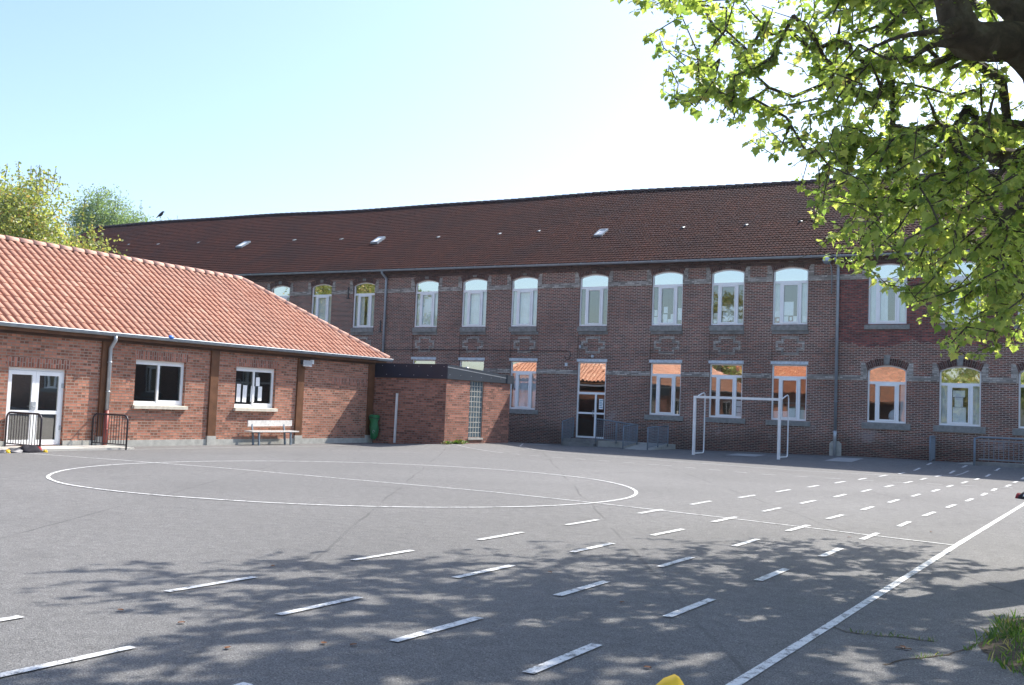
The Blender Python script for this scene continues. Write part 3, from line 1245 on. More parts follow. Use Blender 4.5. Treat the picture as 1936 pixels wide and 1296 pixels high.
mb.tube([(DX + .13, y0 - .06, 1.22), (DX + .13, y0 - .06, 1.5)], .013)
mb.tube([(DX + .13, y0 - .06, 1.24), (DX + .13, y0, 1.24)], .01)
mb.tube([(DX + .13, y0 - .06, 1.48), (DX + .13, y0, 1.48)], .01)
obj('handle', mb, M['zinc_light'], dr)

# downpipes
for x in (-31.45, -9.68):
    s = roof_shift(x)
    mb = MB()
    mb.tube([(x - .03, EY - .05, EZ - .10 + s), (x - .03, EY - .05, EZ - .20 + s), (x, FY - .10, EZ - .42 + s), (x, FY - .10, EZ - .55 + s), (x, FY - .10, 1.05)], .058, 10)
    for z in (6.9, 5.2, 3.8, 2.2):
        mb.tube([(x, FY - .10, z - .02), (x, FY - .10, z + .02)], .07, 10)
    dp = obj('downpipe', mb, M['zinc'], ROOT)
    mb = MB()
    mb.tube([(x, FY - .10, 1.10), (x, FY - .10, .9), (x, FY - .10, .08)], [.075, .062, .06], 10)
    obj('iron_boot', mb, M['zinc_light'], dp)
mb = MB()
x = -9.68
mb.prism([(x - .22, -.05), (x + .22, -.05), (x + .22, .62), (x + .12, .72), (x - .12, .72), (x - .22, .62)], lambda u, z: (u, FY - .035, z), lambda u, z: (u, FY + .01, z))
obj('pipe_plinth', mb, M['concrete'], ROOT)

# electric cable along the bays and wall anchors
mb = MB()
cp = [(-32, 4.04), (-28, 4.055), (-24, 4.045), (-21.3, 4.05)]
mb.tube([(x, FY - .02, z) for x, z in cp] + [(-21.15, FY - .02, 4.02), (-21.12, FY - .02, 3.85), (-21.2, FY - .02, 3.66), (-21.32, FY - .02, 3.68), (-21.4, FY - .02, 3.8)], .016, 6)
mb.tube([(-18.0, FY - .02, 4.02), (-14.0, FY - .02, 4.03), (-9.8, FY - .02, 4.03)], .008, 6)
obj('cable', mb, M['dark_metal'], ROOT)
for x, z in ((-31.75, 5.2), (-33.9, 6.9)):
    mb = MB()
    mb.box(x - .03, x + .03, FY - .04, FY + .01, z - .28, z + .28)
    mb.box(x - .1, x + .1, FY - .045, FY, z - .3, z - .25)
    obj('wall_anchor', mb, M['dark_metal'], ROOT)

# ------------------------------------------------------------------ things on and behind the facade
t = thing('wall_lamp', 'domed street lamp on a curved bracket beside the right-hand drainpipe under the gutter', 'lamp', (-9.98, FY - .05, 6.35))
mb = MB()
mb.tube([(-9.93, FY - .04, 6.30), (-9.93, FY - .06, 7.1), (-9.95, FY - .16, 7.38), (-10.0, FY - .34, 7.5), (-10.02, FY - .42, 7.5)], .02, 8)
obj('bracket', mb, M['zinc'], t)
mb = MB()
K, J = 14, 6
for j in range(J):
    for k in range(K):
        P = lambda j, k: (-10.02 + .17 * math.sin(math.pi / 2 * j / J) * math.cos(2 * math.pi * k / K), FY - .5 + .17 * math.sin(math.pi / 2 * j / J) * math.sin(2 * math.pi * k / K), 7.50 + .16 * math.cos(math.pi / 2 * j / J))
        mb.face([P(j, k), P(j + 1, k), P(j + 1, k + 1), P(j, k + 1)], 0, None, True)
obj('lamp_shade', mb, M['steel_lamp'], t)
mb = MB()
for j in range(J):
    for k in range(K):
        P = lambda j, k: (-10.02 + .15 * math.sin(math.pi / 2 * j / J) * math.cos(2 * math.pi * k / K), FY - .5 + .15 * math.sin(math.pi / 2 * j / J) * math.sin(2 * math.pi * k / K), 7.50 - .13 * math.cos(math.pi / 2 * j / J))
        mb.face([P(j, k), P(j, k + 1), P(j + 1, k + 1), P(j + 1, k)], 0, None, True)
obj('lamp_bowl', mb, M['lamp_glass'], t)

t = thing('wall_light', 'small hanging globe light on the brick beside the stepped cross above the entrance', 'lamp', (-20.62, FY - .05, 4.2))
mb = MB()
mb.tube([(-20.62, FY, 4.42), (-20.62, FY - .07, 4.42), (-20.62, FY - .09, 4.3)], .016, 6)
obj('bracket', mb, M['dark_metal'], t)
mb = MB()
mb.tube([(-20.62, FY - .09, 4.32), (-20.62, FY - .09, 4.26), (-20.62, FY - .09, 4.2), (-20.62, FY - .09, 4.13)], [.02, .045, .06, .03], 10)
obj('lamp_globe', mb, M['zinc_light'], t)
t = thing('security_siren', 'small round white fitting on the brick right above the entrance lintel', 'fitting', (-20.05, FY - .05, 3.82))
mb = MB()
mb.tube([(-20.05, FY + .04, 3.82), (-20.05, FY - .03, 3.82), (-20.05, FY - .05, 3.82)], [.06, .06, .04], 12)
obj('housing', mb, M['pvc_old'], t)
t = thing('junction_box', 'small pale box on the brick below the end of the black cable', 'fitting', (-21.3, FY - .05, 3.45))
mb = MB()
mb.box(-21.36, -21.24, FY - .05, FY + .01, 3.38, 3.52)
obj('housing', mb, M['pvc_old'], t)

# curtains
def curtain_mesh(w, z0, z1, seed):
    rnd = random.Random(seed)
    mb = MB()
    n = 22
    ph = rnd.uniform(0, 6)
    fr = rnd.uniform(14, 19)
    prev = None
    for i in range(n + 1):
        u = -w / 2 + w * i / n
        y = .018 * math.sin(u * fr * 2 + ph) + .012 * math.sin(u * 7 + ph * 2)
        cur = [(u, y, z0), (u * .98, y * .6, z1)]
        if prev:
            mb.face([prev[0], cur[0], cur[1], prev[1]], 0, None, True)
        prev = cur
    return mb.merged('curtain', [M['curtain']])


CUR = {}


def curtain(xc, w, up, label):
    z0, z1 = (5.2, 6.86) if up else (1.5, 3.05)
    key = (round(w, 2), up)
    if key not in CUR:
        CUR[key] = curtain_mesh(w, z0, z1, len(CUR) + 3)
    o = put('curtain', CUR[key], None, True, (xc, FY + .24, 0))
    tag(o, label, 'curtain', 'curtains behind the school windows')
    return o


NAMEU = {-35.7: 'second upper window visible beside the low tiled roof', -32.9: 'upper window left of the left-hand drainpipe', -29.05: 'upper window right of the left-hand drainpipe',
         -26.3: 'second upper window right of the left-hand drainpipe', -23.6: 'third upper window right of the left-hand drainpipe', -11.53: 'upper window left of the bracket lamp',
         -7.9: 'upper window right of the right-hand drainpipe', -5.4: 'second upper window right of the right-hand drainpipe', -2.85: 'upper window at the right edge of the photo'}
for x in (-35.7, -29.05, -26.3, -23.6, -5.4):
    curtain(x, 1.3, True, 'pale curtain drawn across the ' + NAMEU[x])
curtain(-33.28, .56, True, 'left pale curtain in the ' + NAMEU[-32.9])
curtain(-32.52, .62, True, 'right pale curtain in the ' + NAMEU[-32.9])
curtain(-12.05, .34, True, 'narrow left curtain in the ' + NAMEU[-11.53])
curtain(-10.98, .28, True, 'narrow right curtain in the ' + NAMEU[-11.53])
curtain(-8.25, .66, True, 'wide left curtain in the ' + NAMEU[-7.9])
curtain(-7.42, .36, True, 'narrow right curtain in the ' + NAMEU[-7.9])
curtain(-3.2, .62, True, 'left pale curtain in the ' + NAMEU[-2.85])
curtain(-2.5, .62, True, 'right pale curtain in the ' + NAMEU[-2.85])
curtain(-23.5, 1.28, False, 'curtain behind the papers in the ground window beside the flat-roofed annex')
curtain(-5.85, .34, False, 'left curtain of the ground window holding the stack of white sheets')
curtain(-4.9, .34, False, 'right curtain of the ground window holding the stack of white sheets')
curtain(-7.3, .24, False, 'narrow curtain at the right side of the ground window right of the drainpipe')

# papers: one mesh per size, copies for each sheet
PAP = {}


def paper(x, z, w, h, label, rot=0.0, mat='paper', heart=False, group=None):
    key = (w, h, mat, heart)
    if key not in PAP:
        mb = MB()
        if heart:
            pts = []
            for k in range(20):
                a = 2 * math.pi * k / 20
                pts.append((w / 2 * (math.sin(a) ** 3), h / 2 * (.81 * math.cos(a) - .31 * math.cos(2 * a) - .125 * math.cos(3 * a))))
            mb.prism(pts[::-1], lambda u, v: (u, 0, v), lambda u, v: (u, .003, v))
        else:
            mb.box(-w / 2, w / 2, 0, .003, -h / 2, h / 2)
        PAP[key] = mb.merged('paper_sheet', [M[mat]])
    o = put('paper_sheet', PAP[key], None, True, (x, FY + .155, z))
    o.rotation_euler = (0, rot, 0)
    tag(o, label, 'paper', group or label)
    return o


L5 = 'white sheet taped in the upper window with the small dark-blue middle pane'
for x, z, w, h in ((-17.22, 5.68, .14, .26), (-17.22, 5.36, .2, .3), (-16.78, 5.80, .17, .26), (-16.80, 5.52, .2, .2), (-16.80, 5.30, .17, .24), (-16.62, 5.30, .14, .24), (-16.48, 5.38, .15, .5)):
    paper(x, z, w, h, L5)
paper(-16.15, 5.62, .17, .5, 'tall white sheet in the right pane of the same upper window', 0)
L6 = 'white sheet stuck among others in the upper window with two paper hearts'
for x, z, r in ((-14.58, 5.55, .05), (-14.58, 5.33, -.05), (-14.25, 5.82, .0), (-14.2, 5.56, .15), (-14.1, 5.40, -.25), (-13.92, 5.80, .0), (-13.95, 5.46, .5), (-14.2, 5.30, .3), (-13.56, 5.30, .0)):
    paper(x, z, .2, .19, L6, r)
paper(-13.56, 5.82, .19, .19, 'upper of two white paper hearts in the upper window', 0, 'paper', True)
paper(-13.56, 5.60, .18, .18, 'lower of two white paper hearts in the upper window', 0, 'paper', True)
paper(-11.62, 5.78, .38, .54, 'large white sheet in the upper window beside the bracket lamp')
paper(-12.04, 5.58, .26, .24, 'white sheet over a red poster in the upper window beside the bracket lamp')
paper(-12.04, 5.33, .26, .22, 'dark red poster with a pale square in the upper window beside the bracket lamp', 0, 'red_cloth')
paper(-12.04, 5.345, .10, .10, 'small pale square on the dark red poster', 0, 'paper').location.y -= .004
L7 = 'pink-white sheet at the bottom of the upper window beside the bracket lamp'
for x, w in ((-11.72, .18), (-11.36, .15), (-10.97, .19)):
    paper(x, 5.36, w, .24, L7)
paper(-11.53, 5.37, .14, .2, 'dark red framed sheet at the bottom of the upper window beside the bracket lamp', 0, 'red_cloth')
paper(-11.53, 5.38, .085, .14, 'white centre of the dark red framed sheet').location.y -= .004
paper(-35.72, 5.62, .42, .5, 'white sheet at the bottom of the second upper window beside the low roof')
L3 = 'white sheet in the ground window beside the flat-roofed annex'
for x, z, w, h in ((-24.0, 2.1, .14, .5), (-24.0, 1.7, .16, .3), (-23.56, 2.32, .16, .24), (-23.3, 2.34, .2, .16), (-23.6, 1.66, .3, .24), (-22.96, 2.15, .13, .4), (-22.96, 1.75, .13, .36)):
    paper(x, z, w, h, L3)
paper(-23.98, 2.3, .07, .10, 'small dark red note in the ground window beside the flat-roofed annex', 0, 'red_cloth').location.y -= .006
paper(-5.42, 2.62, .40, .24, 'topmost of three stacked white sheets in the ground window', 0)
paper(-5.42, 2.32, .28, .34, 'middle of three stacked white sheets in the ground window', 0)
paper(-5.40, 1.86, .44, .56, 'large lowest of three stacked white sheets in the ground window', 0)
L8 = 'white sheet at the foot of the ground window behind the goal'
for x, z, w, h in ((-13.55, 2.0, .2, .22), (-13.55, 1.76, .2, .2), (-13.55, 1.55, .2, .18)):
    paper(x, z, w, h, L8)
o = paper(-19.60, 1.78, .20, .44, 'white notice with blue writing on the entrance door', 0)
o.location.y = FY + .088
for k in range(5):
    mb = MB()
    mb.box(-19.68, -19.52 - .04 * (k % 2), FY + .0855, FY + .0875, 1.92 - .075 * k, 1.95 - .075 * k)
    pc = obj('printed_line', mb, M['poster_blue'], None)
    pc.parent = o
    pc.location = -o.location

# white boxes and cushions on the sill inside two ground windows
t = thing('storage_box', 'white plastic box with lid inside the ground window near the goal right post', 'box', (-11.0, FY + .42, 1.44))
mb = MB()
mb.box(-11.14, -10.88, FY + .3, FY + .55, 1.44, 1.78)
obj('body', mb, M['paper'], t)
mb = MB()
mb.box(-11.16, -10.86, FY + .28, FY + .57, 1.78, 1.84)
obj('lid', mb, M['paper'], t)
for x, w, h in ((-12.1, .26, .3), (-11.72, .2, .3), (-11.42, .22, .42)):
    mb = MB()
    mb.box(-w / 2, w / 2, -.1, .1, 0, h)
    mb.box(-w / 2 - .008, w / 2 + .008, -.108, .108, h, h + .03)
    o = obj('paper_stack', mb, M['paper'], None, loc=(x, FY + .34, 1.44))
    tag(o, 'white stack on the inside sill of the ground window near the goal right post', 'paper stack', 'white stacks on the inside sill')
for x, s, lb in ((-7.62, 1.0, 'left white cushion heaped inside the ground window right of the drainpipe'), (-7.28, .8, 'right white cushion heaped inside the ground window right of the drainpipe')):
    mb = MB()
    K, J = 12, 7
    for j in range(J):
        for k in range(K):
            def P(j, k):
                a, b = math.pi * j / J, 2 * math.pi * k / K
                rr = 1 + .12 * math.sin(3 * b + j) * math.sin(a)
                return (.24 * s * math.sin(a) * math.cos(b) * rr, .13 * math.sin(a) * math.sin(b) * rr, .26 * s + .26 * s * math.cos(a) * rr)
            mb.face([P(j, k), P(j + 1, k), P(j + 1, k + 1), P(j, k + 1)], 0, None, True)
    o = obj('cushion', mb, M['paper'], None, loc=(x, FY + .38, 1.48))
    tag(o, lb, 'cushion')

# ------------------------------------------------------------------ entrance steps, ramps and grey rails
t = thing('entrance_steps', 'weathered concrete steps and ramp in front of the white school door', 'steps', (-19.2, 38.6, 0))
mb = MB()
mb.box(-20.75, -19.05, 38.35, FY - .004, -.2, .27)
mb.box(-20.65, -19.15, 38.05, 38.345, -.2, .13)
obj('landing', mb, M['concrete_dark'], t)
mb = MB()
mb.box(-19.046, -17.25, 38.3, FY - .004, -.2, .25)
obj('walkway', mb, M['concrete'], t)
mb = MB()
for a, b in (((-17.246, -16.1),) * 1):
    pts = [(37.0, .045), (38.6, .25), (FY - .004, .25), (FY - .004, -.2), (37.0, -.2)]
    mb.prism(pts, lambda u, z: (-17.246, u, z), lambda u, z: (-16.1, u, z))
obj('ramp', mb, M['concrete'], t)


def wire_rail(name, label, a, b, ztop_a, ztop_b, zbot_a, zbot_b, cell=.075, posts=2):
    a, b = Vector((*a, 0)), Vector((*b, 0))
    t = thing(name, label, 'railing', (a.x, a.y, zbot_a), 'grey rails at the school entrances')
    P = lambda s, k: a.lerp(b, s) + Vector((0, 0, (zbot_a + (ztop_a - zbot_a) * k) * (1 - s) + (zbot_b + (ztop_b - zbot_b) * k) * s))
    mb = MB()
    mb.tube([P(0, 1), P(1, 1)], .028, 8)
    obj('handrail', mb, M['grey_paint'], t)
    for i in range(posts):
        s = i / (posts - 1)
        mb = MB()
        q = P(s, 0)
        mb.tube([q - Vector((0, 0, .08)), P(s, 1)], .026, 8)
        obj('post', mb, M['grey_paint'], t)
    mb = MB()
    L = (b - a).length
    n = max(2, int(L / cell))
    for i in range(1, n):
        s = i / n
        mb.bar(P(s, .08), P(s, .97), .011, .011)
    for j in range(1, int(.9 / cell)):
        k = .08 + .89 * j / int(.9 / cell)
        mb.bar(P(.01, k), P(.99, k), .009, .009)
    mb.bar(P(0, .08), P(1, .08), .025, .025)
    obj('wire_infill', mb, M['wire'], t)
    return t


wire_rail('ramp_rail', 'short grey mesh rail left of the school door', (-20.72, 38.25), (-20.8, 39.4), .98, 1.15, .10, .27, .07)
wire_rail('ramp_rail', 'long sloping grey mesh rail in front of the wall right of the school door', (-19.1, 38.2), (-17.25, 38.2), 1.16, .98, .27, .24, .085, 3)
wire_rail('ramp_rail', 'grey mesh rail on the left side of the ramp mouth', (-17.30, 37.0), (-17.22, 38.16), .92, 1.0, .08, .24, .07)
wire_rail('ramp_rail', 'grey mesh rail on the right side of the ramp mouth', (-16.25, 37.0), (-16.07, 38.6), .92, 1.0, .08, .25, .07, 3)
wire_rail('ramp_rail', 'narrow grey mesh rail standing end-on left of the right-hand ramp', (-6.1, 38.0), (-6.17, 39.4), 1.07, 1.06, .14, .24, .07)

t = thing('entrance_ramp', 'low concrete ramp wall under the long barred rail by the right edge', 'ramp', (-4, 38.2, 0))
mb = MB()
mb.box(-4.62, .8, 37.55, 37.80, -.2, .30)
obj('ramp_wall', mb, M['concrete_dark'], t)
mb = MB()
mb.prism([(-6.0, .145), (-4.3, .26), (.8, .30), (.8, -.2), (-6.0, -.2)], lambda u, z: (u, 37.80, z), lambda u, z: (u, FY - .004, z))
obj('ramp_floor', mb, M['concrete'], t)
t = thing('bar_railing', 'long grey railing with vertical bars on the low concrete wall at the right edge', 'railing', (-4.6, 37.67, .1), 'grey rails at the school entrances')
mb = MB()
mb.tube([(-4.62, 37.50, .05), (-4.62, 37.50, 1.10)], .035, 8)
obj('post', mb, M['grey_paint'], t)
for x in (-2.5, -.6, .7):
    mb = MB()
    mb.tube([(x, 37.67, .30), (x, 37.67, 1.13)], .026, 8)
    obj('post', mb, M['grey_paint'], t)
mb = MB()
mb.tube([(-4.62, 37.50, 1.09), (-4.45, 37.67, 1.13), (.7, 37.67, 1.14)], .028, 8)
obj('handrail', mb, M['grey_paint'], t)
mb = MB()
mb.bar((-4.5, 37.67, .40), (.7, 37.67, .40), .03, .03)
mb.bar((-4.5, 37.67, 1.02), (.7, 37.67, 1.02), .02, .02)
obj('rail', mb, M['grey_paint'], t)
for i in range(34):
    x = -4.35 + i * .15
    mb = MB()
    mb.bar((x, 37.67, .40), (x, 37.67, 1.02), .016, .016)
    obj('bar', mb, M['grey_paint'], t)

# ------------------------------------------------------------------ goal
GX0, GX1, GY = -13.72, -10.60, 35.38
t = thing('football_goal', 'white metal football goal without a net in front of the brick school', 'goal', ((GX0 + GX1) / 2, GY, 0))
for x in (GX0, GX1):
    mb = MB()
    mb.box(x - .045, x + .045, GY - .045, GY + .045, gz(x, GY) - .05, 2.10)
    obj('post', mb, M['white_paint'], t)
mb = MB()
mb.box(GX0 - .045, GX1 + .045, GY - .046, GY + .046, 2.10, 2.19)
obj('crossbar', mb, M['white_paint'], t)
for x in (GX0 + .02, GX1 + .02):
    mb = MB()
    z0 = gz(x, GY + .9) + .03
    arc_ = [(x, GY + .03, 2.13), (x + .02, GY + .55, 2.28), (x + .03, GY + .74, 2.32), (x + .03, GY + .84, 2.28), (x + .03, GY + .88, 2.16), (x + .03, GY + .88, z0 + .12), (x + .03, GY + .85, z0 + .03), (x + .03, GY + .75, z0), (x, GY + .04, z0)]
    mb.tube(arc_, .024, 8)
    obj('side_frame', mb, M['white_paint'], t)

# ------------------------------------------------------------------ low brick building with hipped tile roof
LX, EX = -24.0, -23.77
Y0, Y1 = 6.0, 29.62
W2 = 3.82
RXc = EX - W2
LB = thing('low_brick_building', 'low red brick building with hipped orange tile roof and timber posts', 'building', (-27.6, 20, 0))
DY0, DY1 = 15.28, 16.90
wins = [(19.07, 20.86), (22.84, 24.58), (10.2, 12.0)]
lops = [(DY0, DY1, .05, 2.03, 0, .12)] + [(a, b, 1.15, 2.44, 0, .12) for a, b in wins]
mb = MB()
wall(mb, TL, Y0, Y1, .17, 2.86, lops)
XB = RXc - W2 + .38
mb.face([(LX, Y1, -.2), (XB, Y1, -.2), (XB, Y1, 2.86), (LX, Y1, 2.86)])
mb.face([(XB, Y1, -.2), (XB, Y0, -.2), (XB, Y0, 2.86), (XB, Y1, 2.86)])
mb.face([(XB, Y0, -.2), (LX, Y0, -.2), (LX, Y0, 2.86), (XB, Y0, 2.86)])
obj('wall', mb, M['new_brick'], LB)
mb = MB()
pil = [17.92, 21.77, 25.55, 29.27, 14.05, 10.2 - .6]
pl = [(6.0, DY0)] + [(DY1, 29.62)]
for a, b in pl:
    mb.box(LX - .02, LX + .035, a, b, -.2, .18)
obj('plinth', mb, M['concrete'], LB)
for a in pil:
    mb = MB()
    mb.box(LX - .01, LX + .06, a, a + .31, .28, 2.86)
    pp = obj('timber_post', mb, M['wood'], LB)
    mb = MB()
    mb.box(LX - .02, LX + .075, a - .02, a + .33, -.05, .28)
    obj('post_foot', mb, M['concrete'], pp)
mb = MB()
mb.box(LX - .01, LX + .07, Y0, Y1 + .02, 2.862, 3.0)
obj('wall_plate', mb, M['wood_dark'], LB)
mb = MB()
mb.box(EX - .05, EX, Y0 - .38, Y1 + .40, 2.93, 3.06)
mb.box(LX + .07, EX - .05, Y0 - .38, Y1 + .40, 2.99, 3.01)
mb.box(XB - .38, EX - .051, Y1 + .35, Y1 + .40, 2.93, 3.06)
obj('fascia_board', mb, M['wood'], LB)
# soldier courses over openings and the blocked opening by the corner
for a, b, z in [(DY0 - .06, DY1 + .1, 2.05)] + [(a - .05, b + .05, 2.46) for a, b in wins] + [(27.3, 29.2, 2.06)]:
    mb = MB()
    q = [(LX + .004, a, z), (LX + .004, b, z), (LX + .004, b, z + .235), (LX + .004, a, z + .235)]
    mb.face(q, 0, [(.003, a), (.003, b), (.237, b), (.237, a)])
    obj('soldier_course', mb, M['soldier'], LB, weld=False)

# roof of the low building
EZ2 = 3.10
RZ2 = 5.68
pitch = math.atan2(RZ2 - EZ2, W2)
S2 = W2 / math.cos(pitch)
YN, YS = Y1 + .42, Y0 - .40
PROF_NEW = [(0, .0), (.30, .0), (.37, .062), (.52, .080), (.74, .076), (.93, .066), (.985, .004)]
sE = (-math.cos(pitch), 0, math.sin(pitch))
nE = (math.sin(pitch), 0, math.cos(pitch))
V, F, UV = tile_grid((EX + .06, YS, EZ2 - .04), (0, 1, 0), sE, nE, YN - YS, S2 + .06, .235, .335, PROF_NEW, 0, .017)
q = 1 / math.sqrt(2)
me_ = tile_mesh('roof', M['new_tile'], V, F, UV, [((EX, YN, 0), (-q, q, 0)), ((EX, YS, 0), (-q, -q, 0))])
rf = put('roof', me_, LB)
V, F, UV = tile_grid((EX - 2 * W2 - .3, YN + .06, EZ2 - .04), (1, 0, 0), (0, -math.cos(pitch), math.sin(pitch)), (0, math.sin(pitch), math.cos(pitch)), 2 * W2 + .6, S2 + .06, .235, .335, PROF_NEW, 0, .017)
put('roof_end', tile_mesh('roof_end', M['new_tile'], V, F, UV, [((EX, YN, 0), (q, -q, 0)), ((EX - 2 * W2, YN, 0), (-q, -q, 0)), ((EX, YN, 0), (1, 0, 0))][:0] + [((EX, YN, 0), (q, q * -1 * -1, 0))][:0] + [((EX, YN, 0), (q, -q, 0)), ((EX - 2 * W2, YN, 0), (-q, -q, 0))]), rf)
mb = MB()
xw = EX - 2 * W2
mb.face([(xw, YS, EZ2), (xw, YN, EZ2), (RXc, YN - W2, RZ2), (RXc, YS + W2, RZ2)])
mb.face([(xw, YS, EZ2), (RXc, YS + W2, RZ2), (EX, YS, EZ2)])
obj('roof_back', mb, M['ridge_tile'], rf)
mb = MB()
ridge_caps(mb, (RXc, YS + W2, RZ2 + .02), (RXc, YN - W2, RZ2 + .02), .125, .42)
ridge_caps(mb, (EX + .02, YN + .02, EZ2 + .01), (RXc, YN - W2, RZ2 + .03), .115, .42)
ridge_caps(mb, (EX, YS, EZ2 + .01), (RXc, YS + W2, RZ2 + .03), .115, .42)
ridge_caps(mb, (EX - 2 * W2, YN, EZ2 + .01), (RXc, YN - W2, RZ2 + .03), .115, .42)
obj('ridge_tiles', mb, M['ridge_tile'], rf)
# gutter
mb = MB()
K = 8
ring = []
for Y in (YS - .05, YN + .22):
    ring.append([(EX + .062 + .062 * math.cos(math.pi * k / K), Y, EZ2 - .005 - .085 * math.sin(math.pi * k / K)) for k in range(K + 1)])
for k in range(K):
    mb.face([ring[0][k], ring[1][k], ring[1][k + 1], ring[0][k + 1]], 0, None, True)
mb.face(ring[1])
mb.face(ring[0])
mb.tube([(EX + .124, YS - .05, EZ2), (EX + .124, YN + .22, EZ2)], .012, 6)
gut = obj('gutter', mb, M['zinc'], LB, weld=False)
mb = MB()
mb.tube([(EX + .062, 18.12, EZ2 - .08), (EX + .07, 18.12, EZ2 - .2), (LX + .12, 18.12, 2.68), (LX + .12, 18.12, 2.55), (LX + .12, 18.12, .98)], .052, 10)
for z in (2.3, 1.5):
    mb.tube([(LX + .12, 18.12, z - .018), (LX + .12, 18.12, z + .018)], .062, 10)
dp = obj('downpipe', mb, M['zinc_light'], LB)
mb = MB()
mb.tube([(LX + .12, 18.12, .99), (LX + .12, 18.12, .06)], .060, 10)
mb.tube([(LX + .12, 18.12, .46), (LX + .12, 18.12, .50)], .070, 10)
obj('pipe_guard', mb, M['red_pipe'], dp)

# windows of the low building
for a, b in wins:
    mb = MB()
    dx = LX - .10
    c = (a + b) / 2
    mb.box(dx - .06, dx, a, a + .05, 1.17, 2.44)
    mb.box(dx - .06, dx, b - .09, b, 1.17, 2.44)
    mb.box(dx - .06, dx, a + .05, b - .09, 2.31, 2.44)
    mb.box(dx - .06, dx, a + .05, b - .09, 1.17, 1.27)
    mb.box(dx - .035, dx + .015, c - .055, c + .01, 1.25, 2.33)
    mb.box(dx - .06, dx + .012, c + .01, b - .09, 1.22, 1.31)
    wn_ = obj('window', mb, M['pvc'], LB)
    mb = MB()
    mb.face([(dx - .03, a + .05, 1.27), (dx - .03, b - .09, 1.27), (dx - .03, b - .09, 2.31), (dx - .03, a + .05, 2.31)])
    obj('pane', mb, M['glass_dark'], wn_, weld=False)
    mb = MB()
    mb.box(LX - .16, LX + .10, a - .04, b + .07, 1.055, 1.145)
    mb.face([(LX + .10, a - .04, 1.1455), (LX + .10, b + .07, 1.1455), (LX - .11, b + .07, 1.172), (LX - .11, a - .04, 1.172)])
    obj('sill', mb, M['sill_tile'], wn_, weld=False)
# dark room inside
mb = MB()
mb.face([(-28, Y0 + .1, .05), (-28, Y1 - .1, .05), (-28, Y1 - .1, 2.7), (-28, Y0 + .1, 2.7)])
mb.face([(-28, Y0 + .1, .04), (LX - .2, Y0 + .1, .04), (LX - .2, Y1 - .1, .04), (-28, Y1 - .1, .04)], 1)
mb.face([(-28, Y0 + .1, 2.7), (LX - .2, Y0 + .1, 2.7), (LX - .2, Y1 - .1, 2.7), (-28, Y1 - .1, 2.7)])
obj('interior_room', mb, [M['interior'], M['interior_floor']], LB)
# glazed double door
mb = MB()
dx = LX - .08
yc = (DY0 + DY1) / 2
mb.box(dx - .06, dx, DY0, DY0 + .05, .05, 2.03)
mb.box(dx - .06, dx, DY1 - .05, DY1, .05, 2.03)
mb.box(dx - .06, dx, DY0 + .05, DY1 - .05, 1.96, 2.03)
df = obj('door', mb, M['pvc'], LB)
for s, (a, b) in enumerate(((DY0 + .05, yc), (yc, DY1 - .05))):
    mb = MB()
    mb.box(dx - .045, dx + .012, a + .004, a + .10, .07, 1.955)
    mb.box(dx - .045, dx + .012, b - .10, b - .004, .07, 1.955)
    for za, zb in ((.07, .20), (.86, .95), (1.85, 1.955)):
        mb.box(dx - .045, dx + .012, a + .10, b - .10, za, zb)
    lf = obj('door_leaf', mb, M['pvc'], df)
    mb = MB()
    mb.face([(dx - .015, a + .10, .20), (dx - .015, b - .10, .20), (dx - .015, b - .10, 1.85), (dx - .015, a + .10, 1.85)])
    obj('pane', mb, M['glass_wire'], df, weld=False)
mb = MB()
mb.box(dx + .012, dx + .03, yc - .10, yc + .03, .97, 1.17)
mb.tube([(dx + .03, yc - .03, 1.05), (dx + .07, yc - .03, 1.05), (dx + .07, yc - .12, 1.05)], .012, 8)
obj('handle', mb, M['zinc_light'], df)
for z in (.45, 1.55):
    mb = MB()
    mb.box(dx, dx + .035, DY1 - .075, DY1 - .02, z, z + .12)
    obj('hinge', mb, M['zinc_light'], df)

# notices in the second window
for k, (y, z, hh) in enumerate(((23.10, 1.62, .56), (23.36, 1.60, .54), (23.70, 1.60, .50), (24.02, 1.62, .46), (23.90, 2.0, .28))):
    mb = MB()
    mb.box(-.0015, .0015, -.085, .085, -hh / 2, hh / 2)
    o = obj('notice', mb, M['paper'], None, loc=(LX - .122, y, z))
    tag(o, ['leftmost long white notice in the window above the bench', 'second long white notice from the left in the window above the bench', 'long white notice just right of the mullion in the window above the bench',
            'rightmost long white notice in the window above the bench', 'short white notice higher than the others in the window above the bench'][k], 'notice', 'notices in the window above the bench')
    o.rotation_euler = (random.uniform(-.04, .04), 0, 0)

t = thing('floodlight', 'boxy grey floodlight at the top of the timber post near the bench', 'lamp', (LX + .07, 25.75, 2.7))
mb = MB()
mb.box(LX + .075, LX + .20, 25.62, 26.0, 2.66, 2.80)
obj('housing', mb, M['dark_metal'], t)
mb = MB()
mb.box(LX + .20, LX + .225, 25.60, 26.02, 2.60, 2.80)
obj('lamp_glass', mb, M['steel_lamp'], t)
t = thing('alarm_box', 'small white box under the eaves right of the boxy floodlight', 'fitting', (LX + .03, 26.2, 2.76))
mb = MB()
mb.box(LX, LX + .07, 26.16, 26.28, 2.70, 2.84)
obj('housing', mb, M['pvc'], t)
mb = MB()
K, J = 10, 6
for j in range(J):
    for k in range(K):
        P = lambda j, k: (.075 * math.sin(math.pi * j / J) * math.cos(2 * math.pi * k / K), .1 * math.sin(math.pi * j / J) * math.sin(2 * math.pi * k / K), .06 * math.cos(math.pi * j / J))
        mb.face([P(j, k), P(j + 1, k), P(j + 1, k + 1), P(j, k + 1)], 0, None, True)
tag(obj('ball', mb, M['blue_plastic'], None, loc=(EX + .10, 19.95, EZ2 + .025)), 'small blue ball caught in the gutter of the low brick building', 'ball')

